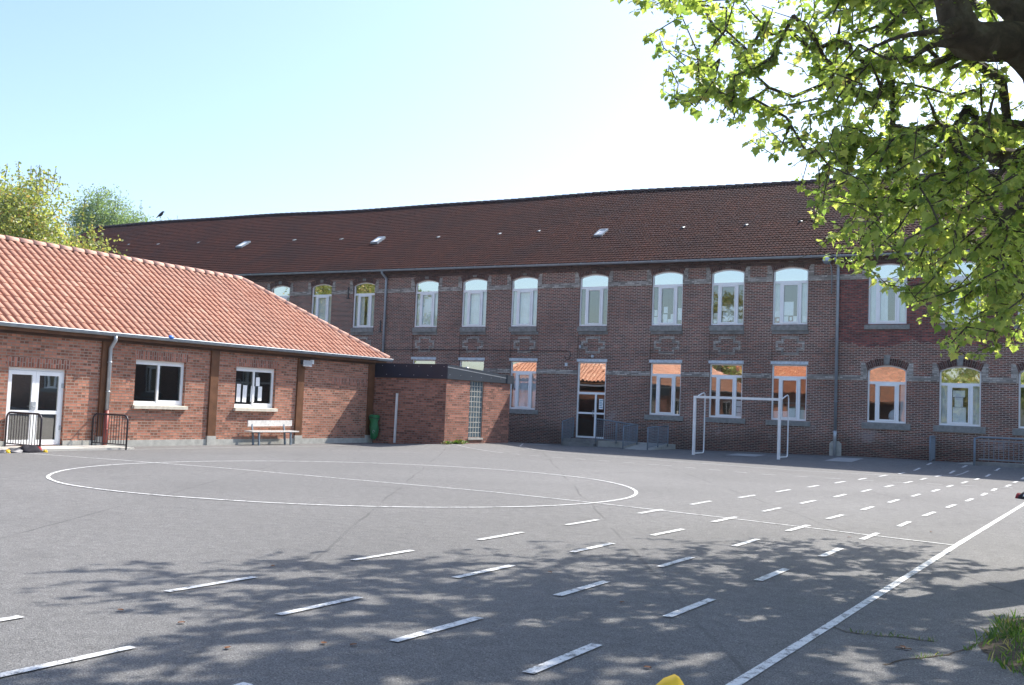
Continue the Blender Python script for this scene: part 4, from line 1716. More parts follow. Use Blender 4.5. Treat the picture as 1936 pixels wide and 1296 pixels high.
# ------------------------------------------------------------------ flat-roofed annex
AX = -20.75
AY0, AY1 = 29.64, 33.95
AN = thing('flat_roof_annex', 'small flat-roofed brick annex with dark navy fascia and a glass-block strip', 'annex', (-22.4, 31.5, 0))


def TA(u, d, z):
    return (AX - d, u, z)


mb = MB()
wall(mb, TA, AY0, AY1, -.1, 2.42, [(31.15, 32.05, .33, 2.40, 0, .10)])
mb.face([(-24.0, AY0, -.1), (AX, AY0, -.1), (AX, AY0, 2.42), (-24.0, AY0, 2.42)])
mb.face([(AX, AY1, -.1), (-26, AY1, -.1), (-26, AY1, 2.42), (AX, AY1, 2.42)])
obj('wall', mb, M['new_brick_dark'], AN)
mb = MB()
f0, f1 = AX + .05, AY0 - .05
zA, zB, zb = 2.925, 2.70, 2.41
# front fascia, sloping side fascia, roof sheet
mb.prism([(-24.02, zb), (f0, zb), (f0, zA), (-24.02, zA)], lambda u, z: (u, f1, z), lambda u, z: (u, f1 + .045, z))
obj('front_fascia', mb, M['navy'], AN)
mb = MB()
mb.prism([(f1 + .046, zb), (AY1 + .1, zb), (AY1 + .1, zB), (f1 + .046, zA)], lambda u, z: (f0, u, z), lambda u, z: (f0 - .05, u, z))
mb.prism([(AY1 - .35, zb - .015), (AY1 + .13, zb - .015), (AY1 + .13, zB + .012), (AY1 - .35, zB + .03)], lambda u, z: (f0 + .03, u, z), lambda u, z: (f0 + .001, u, z))
sf = obj('side_fascia', mb, M['navy2'], AN)
mb = MB()
n = 10
for i in range(n):
    a, b = f1 + (AY1 - .4 - f1) * i / n, f1 + (AY1 - .4 - f1) * (i + 1) / n
    za, zb_ = zA - .11 + (zB - zA) * i / n, zA - .11 + (zB - zA) * (i + 1) / n
    mb.face([(f0 + .006, a, za), (f0 + .006, b, zb_), (f0 + .006, b, zb_ + .03), (f0 + .006, a, za + .03)])
    mb.face([(f0, a, za + .03), (f0 + .006, a, za + .03), (f0 + .006, b, zb_ + .03), (f0, b, zb_ + .03)])
obj('roof_edge_strip', mb, M['zinc_light'], sf, weld=False)
mb = MB()
mb.face([(-26, f1 + .04, zA - .03), (f0 - .05, f1 + .04, zA - .03), (f0 - .05, AY1 + .1, zB - .03), (-26, AY1 + .1, zB - .03)])
mb.face([(-26, f1 + .04, zb), (f0 - .05, f1 + .04, zb), (f0 - .05, AY1 + .1, zb), (-26, AY1 + .1, zb)])
obj('roof', mb, M['navy2'], AN)
mb = MB()
for x, z in [(-23.6 + .55 * i, 2.84) for i in range(6)] + [(-23.4 + .62 * i, 2.52) for i in range(5)]:
    mb.tube([(x, f1 - .008, z), (x, f1 + .002, z)], .014, 6)
obj('cladding_screws', mb, M['zinc_light'], AN)
mb = MB()
for i in range(6):
    y = 29.75 + i * .68
    mb.tube([(f0 + .0, y, 2.56), (f0 + .008, y, 2.56)], .014, 6)
obj('side_screws', mb, M['zinc_light'], AN)
# glass blocks
mb = MB()
nc, nr = 5, 11
bw, bh = .90 / nc, 2.07 / nr
for i in range(nc + 1):
    y = 31.15 + i * bw
    mb.box(AX - .10, AX - .035, y - .016, y + .016, .33, 2.40)
for j in range(nr + 1):
    z = .33 + j * bh
    for i in range(nc):
        mb.box(AX - .10, AX - .037, 31.15 + i * bw + .016, 31.15 + (i + 1) * bw - .016, z - .016, z + .016)
gb = obj('glass_block_window', mb, M['concrete'], AN)
mb = MB()
for i in range(nc):
    for j in range(nr):
        ya, yb = 31.15 + i * bw + .018, 31.15 + (i + 1) * bw - .018
        za, zb_ = .33 + j * bh + .018, .33 + (j + 1) * bh - .018
        o4 = [(AX - .06, ya, za), (AX - .06, yb, za), (AX - .06, yb, zb_), (AX - .06, ya, zb_)]
        i4 = [(AX - .04, ya + .02, za + .02), (AX - .04, yb - .02, za + .02), (AX - .04, yb - .02, zb_ - .02), (AX - .04, ya + .02, zb_ - .02)]
        mb.face(i4)
        for k in range(4):
            mb.face([o4[k], o4[(k + 1) % 4], i4[(k + 1) % 4], i4[k]])
obj('pane', mb, M['glass_block'], gb)
mb = MB()
mb.box(AX - .11, AX + .035, 31.12, 32.1, .26, .325)
obj('sill', mb, M['concrete'], gb)
mb = MB()
mb.tube([(-22.3, 33.2, 2.7), (-22.3, 33.2, 2.93)], .05, 10)
mb.tube([(-22.3, 33.2, 2.93), (-22.3, 33.2, 2.96), (-22.3, 33.2, 3.0)], [.09, .09, .03], 10)
obj('roof_vent', mb, M['zinc_light'], AN)
mb = MB()
mb.box(-.032, .032, -.03, .03, .05, 1.84, 0, Matrix.Translation((-22.9, AY0 - .045, 0)) @ Matrix.Rotation(R_(.8), 4, 'Y'))
obj('pipe_casing', mb, M['white_paint'], AN)

# green bag
t = thing('litter_bag', 'green plastic bin bag hanging from a ring in the corner beside the annex', 'bin bag', (-23.72, 29.45, .1))
mb = MB()
ringp = [(-23.72 + .19 * math.cos(2 * math.pi * k / 20), 29.40 + .17 * math.sin(2 * math.pi * k / 20), .93 - .03 * math.cos(2 * math.pi * k / 20)) for k in range(21)]
mb.tube(ringp, .012, 6)
mb.bar((-23.72, 29.56, .93), (-23.75, 29.64, .93), .02, .02)
obj('ring_holder', mb, M['dark_metal'], t)
mb = MB()
K, J = 22, 16
rb = random.Random(2)
off = [rb.uniform(-.5, .5) for _ in range(40)]
def bagp(j, k):
    v = j / J
    a = 2 * math.pi * k / K
    prof = [.205, .20, .185, .165, .155, .155, .16, .165, .17, .17, .165, .16, .155, .15, .14, .12, .05][j]
    fold = 1 + .10 * math.sin(5 * a + v * 6 + off[1]) * (.3 + v) + .05 * math.sin(9 * a - v * 9)
    z = 1.0 - .86 * v + (.035 * math.cos(a * 2 + 1) if j == 0 else 0)
    if j >= J - 2:
        z += .03 * math.sin(3 * a)
    return (-23.72 + prof * fold * math.cos(a) + .02 * v, 29.40 + prof * .85 * fold * math.sin(a), z)
for j in range(J):
    for k in range(K):
        mb.face([bagp(j, k), bagp(j, (k + 1) % K), bagp(j + 1, (k + 1) % K), bagp(j + 1, k)][::-1], 0, None, True)
obj('bag', mb, M['bag'], t)
mb = MB()
mb.tube([(-23.60 + .055 * math.cos(2 * math.pi * k / 16) * .6, 29.245 + .0 + .01 * math.cos(2 * math.pi * k / 16), .42 + .055 * math.sin(2 * math.pi * k / 16)) for k in range(13)], .006, 5)
obj('printed_mark', mb, M['pvc_old'], t)

# bench
t = thing('bench', 'worn white wooden bench with grey legs against the red brick wall', 'bench', (-23.6, 24.2, 0))
mb = MB()
mb.bar((-23.83, 23.28, .67), (-23.83, 25.24, .69), .035, .19)
bb = obj('backrest', mb, M['bench_white'], t)
mb = MB()
mb.box(-23.80, -23.44, 23.12, 25.2, .415, .45)
obj('seat', mb, M['bench_white'], t)
for y in (23.45, 24.86):
    mb = MB()
    mb.bar((-23.47, y, 0.0), (-23.49, y, .415), .05, .05)
    obj('leg', mb, M['grey_paint'], t)
    mb = MB()
    mb.bar((-23.70, y - .02, 0.0), (-23.77, y, .415), .05, .05)
    mb.bar((-23.77, y, .415), (-23.86, y, .76), .05, .04)
    obj('leg', mb, M['grey_paint'], t)
    mb = MB()
    mb.bar((-23.76, y, .40), (-23.47, y, .40), .04, .03)
    obj('bracket', mb, M['grey_paint'], t)


# black door rails
def door_rail(y, label):
    t = thing('door_rail', label, 'railing', (-23.3, y, 0), 'black hoop rails beside the glazed door')
    xa, xb, zt = -23.97, -22.56, .90
    mb = MB()
    r = .16
    pts = [(xa, y, .04), (xa, y, zt - r)]
    pts += [(xa + r - r * math.cos(a * math.pi / 12), y, zt - r + r * math.sin(a * math.pi / 12)) for a in range(1, 7)]
    pts += [(xb - r + r * math.sin(a * math.pi / 12), y, zt - r + r * math.cos(a * math.pi / 12)) for a in range(0, 6)]
    pts += [(xb, y, zt - r), (xb, y, -.05)]
    mb.tube(pts, .024, 8)
    obj('hoop_frame', mb, M['black_paint'], t)
    mb = MB()
    mb.bar((xa, y, .13), (xb, y, .13), .028, .028)
    obj('bottom_rail', mb, M['black_paint'], t)
    n = 13
    for i in range(1, n):
        x = xa + (xb - xa) * i / n
        mb = MB()
        mb.bar((x, y, .13), (x, y, zt - .012 if .17 < i / n < .85 else zt - .045), .013, .013)
        obj('bar', mb, M['black_paint'], t)


door_rail(15.30, 'black hoop rail in front of the glazed double door of the low building')
door_rail(17.78, 'black hoop rail in front of the drainpipe of the low building')


# heap of jackets, bag, yellow jacket
def lump(mb, c, rx, ry, rz, seed, m=0, K=18, J=9, rough=.22):
    rb = random.Random(seed)
    ph = [rb.uniform(0, 6.28) for _ in range(8)]
    def P(j, k):
        a, b = math.pi / 2 * j / J, 2 * math.pi * k / K
        f = 1 + rough * (math.sin(2 * b + ph[0]) * .5 + math.sin(3 * b + 2 * a + ph[1]) * .5 + math.sin(5 * b - 3 * a + ph[2]) * .35 + math.sin(7 * b + 5 * a + ph[3]) * .2) * math.sin(a * .9 + .2)
        return (c[0] + rx * math.sin(a) * math.cos(b) * f, c[1] + ry * math.sin(a) * math.sin(b) * f, c[2] + rz * math.cos(a) * (1 + .2 * math.sin(4 * b + ph[4]) * math.sin(2 * a)))
    for j in range(J):
        for k in range(K):
            mb.face([P(j, k), P(j + 1, k), P(j + 1, k + 1), P(j, k + 1)], m, None, True)


t = thing('jacket_heap', 'dark jackets dropped in a heap at the foot of the black hoop rail', 'jackets', (-22.45, 14.7, 0))
mb = MB()
lump(mb, (-22.45, 14.95, 0), .24, .34, .16, 4)
obj('black_jacket', mb, M['black_cloth'], t)
mb = MB()
lump(mb, (-22.42, 14.55, 0), .18, .28, .10, 9)
lump(mb, (-22.38, 14.2, 0), .12, .16, .07, 12)
obj('dark_sleeve', mb, M['dark_metal'], t)
mb = MB()
lump(mb, (-22.33, 14.34, .0), .07, .07, .075, 5)
lump(mb, (-22.30, 15.28, .0), .06, .05, .06, 6)
obj('yellow_lining', mb, M['yellow_cloth'], t)
mb = MB()
lump(mb, (-22.45, 15.18, .0), .12, .10, .13, 7)
obj('red_lining', mb, M['red_cloth'], t)

t = thing('sports_bag', 'black and red bag lying on the sunlit asphalt beside the white side line', 'bag', (-1.95, 24.75, 0))
mb = MB()
lump(mb, (-1.82, 24.72, 0), .36, .16, .17, 21, rough=.12)
obj('body', mb, M['black_cloth'], t)
mb = MB()
lump(mb, (-2.16, 24.80, 0), .07, .10, .11, 22, rough=.1)
obj('end_panel', mb, M['red_cloth'], t)
mb = MB()
lump(mb, (-2.02, 24.60, .06), .05, .04, .06, 23, rough=.1)
lump(mb, (-1.86, 24.55, .05), .05, .04, .06, 24, rough=.1)
obj('pale_trim', mb, M['pvc_old'], t)

yb = PT(1264, 1311, 3.35)
mb = MB()
K = 9
pk = [(-.085, -.10), (-.05, .0), (-.01, .032), (.028, .045), (.045, .036), (.075, -.02), (.10, -.10)]
a_ = RIGHT
def hood(u, z, d):
    return yb + RIGHT * u + Vector((0, 0, z)) + Vector((FWD.x, FWD.y, 0)) * d
for sgn in (0,):
    prev = None
    for i, (u, z) in enumerate(pk):
        cur = [hood(u * 1.0, z - .0, .0), hood(u * .92, z + .004, .05), hood(u * .85, z - .03, .12), hood(u * .8, z - .16, .2)]
        cur = [hood(u * .9, z - .06 if abs(u) < .06 else z, -.07)] + cur
        if prev:
            for p in range(len(cur) - 1):
                mb.face([prev[p], cur[p], cur[p + 1], prev[p + 1]], 0, None, True)
        prev = cur
t = thing('yellow_jacket', 'bright yellow hood peak of a dropped jacket at the bottom edge of the photo', 'jacket', (yb.x, yb.y, 0))
obj('hood', mb, M['yellow_cloth'], t)
mb = MB()
lump(mb, (yb.x + .02, yb.y + .05, 0), .30, .26, yb.z - .10, 31, rough=.06)
obj('body', mb, M['yellow_cloth'], t)


# ------------------------------------------------------------------ trees
def leaf_shape(kind):
    if kind == 'plane':
        half = [(.0, .0), (.16, .06), (.44, .10), (.36, .26), (.52, .52), (.30, .52), (.24, .66), (.13, .74), (.0, 1.0)]
    elif kind == 'birch':
        half = [(0, 0), (.28, .3), (.2, .6), (0, 1)]
    else:
        half = [(0, 0), (.3, .25), (.34, .5), (.18, .8), (0, 1)]
    return half


def leaves_mesh(name, mat, items, kind):
    """items: (pos, dir along blade, normal, size)"""
    half = leaf_shape(kind)
    V, F = [], []
    for p, d, n, s in items:
        d = d.normalized()
        side = d.cross(n)
        if side.length < 1e-4:
            side = d.orthogonal()
        side.normalize()
        n = side.cross(d)
        b = len(V)
        fold = random.uniform(.05, .32)
        droop = random.uniform(.0, .3)
        left, right = [], []
        for i, (x, y) in enumerate(half):
            base = p + d * (y * s) - n * (droop * s * y * y)
            if i == 0 or i == len(half) - 1:
                V.append(base)
                left.append(len(V) - 1)
                right.append(len(V) - 1)
            else:
                V.append(base + side * (x * s) + n * (fold * x * s))
                right.append(len(V) - 1)
                V.append(base - side * (x * s) + n * (fold * x * s))
                left.append(len(V) - 1)
        F.append(tuple(right))
        F.append(tuple(reversed(left)))
    me = bpy.data.meshes.new(name)
    me.from_pydata([tuple(v) for v in V], [], F)
    me.materials.append(mat)
    me.update()
    return me


def grow(root_nodes, targets, step, droop, rnd):
    """greedy branching: every target joins the nearest node already grown"""
    P = [np.array(p, float) for p, _ in root_nodes]
    par = [q for _, q in root_nodes]
    tips = []
    for tgt in targets:
        A = np.array(P)
        d = np.linalg.norm(A - tgt, axis=1)
        i = int(np.argmin(d + rnd.uniform(0, .25)))
        L = d[i]
        n = max(1, int(L / step))
        a = P[i]
        sidev = np.array([rnd.gauss(0, 1) for _ in range(3)]) * L * .07
        prev = i
        for k in range(1, n + 1):
            t = k / n
            q = a + (tgt - a) * t + sidev * math.sin(math.pi * t) + np.array([0, 0, droop * L * math.sin(math.pi * t)])
            P.append(q)
            par.append(prev)
            prev = len(P) - 1
        tips.append(prev)
    return P, par, tips


def radii(P, par, tips, r0, ex):
    cnt = [0] * len(P)
    for t_ in tips:
        i = t_
        while i is not None and i >= 0:
            cnt[i] += 1
            i = par[i]
    return [r0 * max(1, c) ** ex for c in cnt], cnt


def tube_seg(V, F, a, b, ra, rb, n):
    d = b - a
    if d.length < 1e-5:
        return
    d.normalize()
    s = d.orthogonal().normalized()
    u = d.cross(s)
    base = len(V)
    for q, r in ((a, ra), (b, rb)):
        for k in range(n):
            an = 2 * math.pi * k / n
            V.append(q + (s * math.cos(an) + u * math.sin(an)) * r)
    for k in range(n):
        F.append((base + k, base + (k + 1) % n, base + n + (k + 1) % n, base + n + k))


# --- the big plane tree at the right
rnd = random.Random(11)
PL = thing('plane_tree', 'big plane tree with low leafy boughs overhanging the playground at the right', 'tree', (-.2, 12.7, 0))
trunk = [Vector((-.15, 12.75, -.1)), Vector((-.2, 12.75, .35)), Vector((-.3, 12.65, 1.5)), Vector((-.5, 12.3, 3.0)), PT(2012, 330, 10.9), PT(1998, 210, 10.8), PT(1985, 120, 10.7)]
tr_r = [.52, .42, .37, .34, .30, .27, .27]
limbs = [
    ([PT(1985, 120, 10.7), PT(1925, 82, 10.5), PT(1870, 80, 10.35), PT(1830, 74, 10.3), PT(1812, 45, 10.3), PT(1796, 0, 10.3), PT(1775, -60, 10.2), PT(1730, -150, 10.0)], [.30, .21, .19, .20, .17, .15, .12, .08]),
    ([PT(1985, 120, 10.7), PT(1960, 30, 10.7), PT(1900, -30, 10.9), PT(1840, -130, 11.2), PT(1780, -260, 11.6)], [.31, .27, .24, .18, .12]),
    ([PT(1998, 200, 10.8), PT(2080, 60, 11.2), PT(2220, -60, 11.8), PT(2400, -200, 12.5)], [.28, .22, .16, .09]),
    ([PT(2012, 330, 10.9), PT(1900, 300, 11.5), PT(1860, 285, 12.2), PT(1780, 290, 13.0), PT(1700, 320, 13.8)], [.2, .12, .10, .07, .05]),
    ([PT(2005, 260, 10.9), PT(2010, 150, 12.5), PT(2020, 60, 14.5), PT(1990, 0, 16.5)], [.24, .18, .13, .08]),
    ([PT(2000, 220, 10.8), PT(2030, 80, 9.2), PT(2060, -80, 7.8), PT(2040, -260, 6.8)], [.22, .17, .12, .07]),
    ([PT(2012, 330, 10.9), PT(2120, 250, 12), PT(2300, 200, 13)], [.2, .14, .08]),
    ([PT(1830, 74, 10.3), PT(1800, 82, 10.2), PT(1768, 84, 10.1), PT(1740, 100, 10.0), PT(1718, 120, 9.9)], [.15, .05, .036, .022, .008]),
    ([PT(1812, 45, 10.3), PT(1770, 60, 9.8), PT(1700, 70, 9.3), PT(1630, 100, 9.0)], [.1, .035, .02, .007]),
    ([PT(2012, 330, 10.9), PT(1930, 380, 10.2), PT(1890, 430, 9.6)], [.12, .06, .04]),
]
nodes, npar, noderad = [], [], {}
bV, bF = [], []
segs = [(trunk, tr_r)] + limbs
for pts, rr in segs:
    prev = None
    for i, p in enumerate(pts):
        nodes.append(np.array(p))
        npar.append(prev if prev is not None else -1)
        prev = len(nodes) - 1
        if i < len(pts) - 1:
            for k in (1, 2):
                nodes.append(np.array(p.lerp(pts[i + 1], k / 3)))
                npar.append(prev)
                prev = len(nodes) - 1
mbT = MB()
def smooth_path(pts, rr, n=4):
    out, ro = [], []
    for i in range(len(pts) - 1):
        p0 = pts[max(i - 1, 0)]
        p1, p2 = pts[i], pts[i + 1]
        p3 = pts[min(i + 2, len(pts) - 1)]
        for k in range(n):
            t_ = k / n
            q = .5 * ((2 * p1) + (p2 - p0) * t_ + (2 * p0 - 5 * p1 + 4 * p2 - p3) * t_ * t_ + (3 * p1 - p0 - 3 * p2 + p3) * t_ ** 3)
            out.append(q)
            ro.append((rr[i] * (1 - t_) + rr[i + 1] * t_) * (1 + rnd.uniform(-.04, .05)))
    out.append(pts[-1])
    ro.append(rr[-1])
    return out, ro
p_, r_ = smooth_path(trunk, tr_r, 5)
mbT.tube(p_, r_, 18)
obj('trunk', mbT, M['bark'], PL)
mbT = MB()
for pts, rr in limbs:
    p_, r_ = smooth_path(pts, rr)
    mbT.tube(p_, r_, 12)
obj('limbs', mbT, M['bark'], PL)

# outline of the crown against the sky, as the eye sees it, keeps boughs out of the open sky
SIL = [(1120, -60), (1150, 20), (1240, 150), (1250, 190), (1375, 245), (1400, 280), (1515, 330), (1545, 395), (1560, 460), (1610, 500), (1680, 560), (1735, 600), (1765, 640), (1800, 690), (1845, 705), (1960, 660), (2100, 700)]


def sil_ok(p, margin=0):
    x, y, z = to_px(p)
    if z < 2.5:
        return True
    if x < 1100 and y > -40:
        return False
    if y < -40:
        return True
    if x > 2000:
        return y < 720
    for (xa, ya), (xb, yb_) in zip(SIL, SIL[1:]):
        if xa <= x <= xb:
            return y < ya + (yb_ - ya) * (x - xa) / (xb - xa) - margin
    return x > 1120


SHD = [(-400, 1330), (0, 1250), (250, 1205), (480, 1115), (640, 1060), (900, 1003), (1200, 982), (1500, 982), (1800, 1022), (1960, 1050), (2600, 1100)]


def shade_ok(p):
    k = p[2] / SUN_DIR.z
    g = Vector((p[0] - SUN_DIR.x * k, p[1] - SUN_DIR.y * k, 0))
    x, y, z = to_px(g)
    if z < 1.0:
        return True
    if y > 1400:
        return True
    for (xa, ya), (xb, yb_) in zip(SHD, SHD[1:]):
        if xa <= x <= xb:
            return y > ya + (yb_ - ya) * (x - xa) / (xb - xa) + rnd.uniform(0, 25)
    return x > 0


targets = []
def sample_ellipsoid(c, r, n, shell=.45, above=False):
    out = 0
    tries = 0
    while out < n and tries < n * 60:
        tries += 1
        v = np.array([rnd.gauss(0, 1) for _ in range(3)])
        v /= np.linalg.norm(v)
        s = (shell ** 3 + (1 - shell ** 3) * rnd.random()) ** (1 / 3)
        p = np.array(c) + v * s * np.array(r)
        if p[2] < 1.9 or (Vector(p) - EYE).length < 4.6:
            continue
        if not sil_ok(p, 14) or not shade_ok(p):
            continue
        if above and to_px(p)[1] > -60 and 0 < to_px(p)[0] < 1990:
            continue
        targets.append(p)
        out += 1


sample_ellipsoid((-.2, 13.0, 6.6), (5.4, 6.4, 4.9), 210)
sample_ellipsoid((-.6, 12.6, 7.2), (4.9, 6.2, 3.6), 520, .1, True)
sample_ellipsoid((.3, 11.6, 7.0), (3.6, 3.2, 3.0), 380, .1, True)
sample_ellipsoid((-1.0, 9.8, 7.0), (3.0, 2.4, 2.2), 240, .1, True)
sample_ellipsoid((-2.4, 11.6, 5.6), (3.4, 3.6, 2.6), 110, .2)
# hanging boughs seen in front of the roof and the upper windows
n_ = 0
while n_ < 620:
    px, py = rnd.uniform(1540, 1990), rnd.uniform(230, 690)
    dep = rnd.uniform(9.0, 15.5)
    p = np.array(PT(px, py, dep))
    # thins out towards the lower left
    lim = (px - 1540) / 400
    if rnd.random() > .30 + .9 * lim or not sil_ok(p, 6) or (py > 560 and rnd.random() < .35):
        continue
    targets.append(p)
    n_ += 1
n_ = 0
while n_ < 190:
    p = np.array(PT(rnd.uniform(1560, 2010), rnd.uniform(-30, 340), rnd.uniform(9.5, 15.0)))
    if sil_ok(p, 6) and shade_ok(p):
        targets.append(p)
        n_ += 1
for _ in range(46):
    p = np.array(PT(rnd.uniform(1225, 1440), rnd.uniform(90, 240), rnd.uniform(11.0, 14.0)))
    if sil_ok(p, 2):
        targets.append(p)
for _ in range(40):
    targets.append(np.array(PT(rnd.uniform(1500, 1700), rnd.uniform(325, 500), rnd.uniform(11.0, 15.0))))
# the long thin sprays reaching out to the left
n_ = 0
while n_ < 300:
    px, py = rnd.uniform(1130, 1700), rnd.uniform(-60, 330)
    p = np.array(PT(px, py, rnd.uniform(11.0, 14.5)))
    lim = (px - 1130) / 430
    if rnd.random() > .50 + .5 * lim or not sil_ok(p, 2):
        continue
    targets.append(p)
    n_ += 1
hub = np.array((-.6, 12.3, 5.0))
targets.sort(key=lambda p: np.linalg.norm(p - hub))
P_, par_, tips_ = grow(list(zip(nodes, npar)), targets, .28, .05, rnd)
rad_, cnt_ = radii(P_, par_, tips_, .0042, .44)
V_, F_ = [], []
n0 = len(nodes)
for i in range(n0, len(P_)):
    j = par_[i]
    ra = min(rad_[j], .06) if j >= n0 else min(rad_[i] * 1.25, .06)
    tube_seg(V_, F_, Vector(P_[j]), Vector(P_[i]), ra, min(rad_[i], .06), 6 if rad_[i] > .02 else 4)
me_ = bpy.data.meshes.new('branches')
me_.from_pydata([tuple(v) for v in V_], [], F_)
me_.materials.append(M['bark'])
for p in me_.polygons:
    p.use_smooth = True
put('branches', me_, PL)
items = []
for t_ in tips_:
    i = t_
    dist = 0
    pts = []
    while par_[i] is not None and par_[i] >= 0 and dist < 1.0:
        a, b = Vector(P_[par_[i]]), Vector(P_[i])
        L = (b - a).length
        pts.append((b, a, L))
        dist += L
        i = par_[i]
    n = rnd.randint(17, 25)
    tx, ty, _ = to_px(P_[t_])
    big = 1.45 if (ty < -50 or tx > 2000) else 1.0  # unseen leaves enlarged to deepen the tree's shadow on the ground
    for k in range(int(n * (1.35 if big > 1 else 1))):
        s = dist * (rnd.random() ** 1.25)
        acc_ = 0
        for b, a, L in pts:
            if acc_ + L >= s:
                q = b.lerp(a, (s - acc_) / max(L, 1e-6))
                dirv = (b - a).normalized()
                break
            acc_ += L
        else:
            continue
        rv = Vector((rnd.gauss(0, 1), rnd.gauss(0, 1), rnd.gauss(0, .6)))
        d = (dirv * .5 + rv * .7 + Vector((0, 0, -.45))).normalized()
        nn = Vector((rnd.gauss(0, .55), rnd.gauss(0, .55), 1)).normalized()
        sz = rnd.choice((.03, .04, .05, .058, .066, .075, .088, .115)) * rnd.uniform(.8, 1.15) * big
        pet = q + d * rnd.uniform(.02, .07)
        if not sil_ok(pet + d * sz * .5, -45):
            continue
        items.append((pet, d, nn, sz))
put('crown', leaves_mesh('crown', M['plane_leaf'], items, 'plane'), PL)

# grass tufts on the verge
mb = MB()
rg = random.Random(5)
gi = []
for _ in range(15000):
    k_ = rg.randrange(NV)
    f_ = rg.random()
    rr = math.sqrt(rg.random()) * 1.03
    c = tuple(ce + (vp[k_][i] * (1 - f_) + vp[(k_ + 1) % NV][i] * f_ - ce) * rr for i, ce in enumerate((.95, 10.0)))
    if math.sin(c[0] * 5.1) * math.sin(c[1] * 3.7 + 1) + rg.uniform(-.6, .9) < .0:
        continue
    gi.append((Vector((c[0], c[1], .01 + .04 * (1 - rr))), Vector((rg.gauss(0, .45), rg.gauss(0, .45), 1)), Vector((rg.gauss(0, 1), rg.gauss(0, 1), .2)), rg.uniform(.03, .10)))
for cl in CRACKS:
    for a in cl[len(cl) // 3:]:
        if rg.random() < .75:
            for _ in range(7):
                gi.append((Vector((a[0] + rg.gauss(0, .02), a[1] + rg.gauss(0, .02), .004)), Vector((rg.gauss(0, .6), rg.gauss(0, .6), 1)), Vector((rg.gauss(0, 1), rg.gauss(0, 1), .2)), rg.uniform(.015, .05)))
V_, F_ = [], []
for p, d, n, s in gi:
    d.normalize()
    sd = d.cross(n).normalized() * (s * .07)
    tip = p + d * s + Vector((d.x, d.y, -.2)) * s * .25
    b = len(V_)
    V_ += [p - sd, p + sd, p + d * s * .6 + sd * .7, tip, p + d * s * .6 - sd * .7]
    F_ += [(b, b + 1, b + 2, b + 4), (b + 4, b + 2, b + 3)]
me_ = bpy.data.meshes.new('grass')
me_.from_pydata([tuple(v) for v in V_], [], F_)
me_.materials.append(M['grass_leaf'])
g_ = put('grass', me_)
g_['kind'] = 'stuff'


# --- background trees
def crown_tree(name, label, base, blobs, nleaf, size, mat, kind, trunk_r, group=None, ntw=120, spikes=0, hang=0.0, seed=1):
    rn = random.Random(seed)
    t = thing(name, label, 'tree', base, group)
    b = Vector(base)
    items = []
    tg = []
    tot = sum(r[0] * r[1] * r[2] for _, r in blobs)
    for c, r in blobs:
        w_ = r[0] * r[1] * r[2] / tot
        for _ in range(int(ntw * w_) + 1):
            v = Vector((rn.gauss(0, 1), rn.gauss(0, 1), rn.gauss(0, 1))).normalized() * (.35 + .65 * rn.random() ** .5)
            tg.append(np.array((c[0] + v.x * r[0], c[1] + v.y * r[1], c[2] + v.z * r[2])))
    top = max(c[2] for c, _ in blobs)
    cx = sum(c[0] for c, _ in blobs) / len(blobs)
    cy = sum(c[1] for c, _ in blobs) / len(blobs)
    tp = [b, b.lerp(Vector((cx, cy, top)), .4), b.lerp(Vector((cx, cy, top)), .75), Vector((cx, cy, top))]
    mb = MB()
    mb.tube(smooth_path(tp, [trunk_r, trunk_r * .75, trunk_r * .45, trunk_r * .15])[0], smooth_path(tp, [trunk_r, trunk_r * .75, trunk_r * .45, trunk_r * .15])[1], 10)
    obj('trunk', mb, M['bark'], t)
    nodes = [(np.array(tp[0].lerp(tp[1], .9)), -1)]
    for i in range(1, 12):
        nodes.append((np.array(tp[1].lerp(tp[3], i / 12)), len(nodes) - 1))
    tg.sort(key=lambda p: np.linalg.norm(p - nodes[2][0]))
    P, par, tips = grow(nodes, tg, .8, .04, rn)
    for s in range(spikes):
        c, r = rn.choice(blobs)
        a = rn.uniform(0, 6.28)
        q = np.array((c[0] + r[0] * .8 * rn.random() * math.cos(a), c[1] + r[1] * .8 * rn.random() * math.sin(a), c[2] + r[2] * .7))
        P.append(q)
        par.append(0)
        q2 = q + np.array((rn.uniform(-.1, .1), rn.uniform(-.1, .1), rn.uniform(.9, 1.7)))
        P.append(q2)
        par.append(len(P) - 2)
        tips.append(len(P) - 1)
    rad, _ = radii(P, par, tips, .012, .42)
    V, F = [], []
    for i in range(len(nodes), len(P)):
        if par[i] == 0 and i > 30 and np.linalg.norm(P[i] - P[0]) > 3:
            continue
        tube_seg(V, F, Vector(P[par[i]]), Vector(P[i]), min(rad[par[i]], trunk_r * .4), min(rad[i], trunk_r * .4), 4)
    me = bpy.data.meshes.new('branches')
    me.from_pydata([tuple(v) for v in V], [], F)
    me.materials.append(M['bark'])
    put('branches', me, t)
    per = max(1, nleaf // len(tips))
    for ti in tips:
        q = Vector(P[ti])
        pr = Vector(P[par[ti]])
        spike = spikes and ti >= tips[-spikes] if spikes else False
        for _ in range(per if not spike else per // 4):
            if spike:
                p = pr.lerp(q, rn.random()) + Vector((rn.gauss(0, .04), rn.gauss(0, .04), 0))
            else:
                p = q + Vector((rn.gauss(0, .42), rn.gauss(0, .42), rn.gauss(0, .36) - hang * rn.random()))
            d = Vector((rn.gauss(0, 1), rn.gauss(0, 1), rn.gauss(-.3, .7)))
            items.append((p, d, Vector((rn.gauss(0, 1), rn.gauss(0, 1), rn.gauss(.6, .6))), size * rn.uniform(.65, 1.3)))
    put('crown', leaves_mesh('crown', mat, items, kind), t)
    return t


def G(px, py, depth):
    p = PT(px, py, depth)
    return p


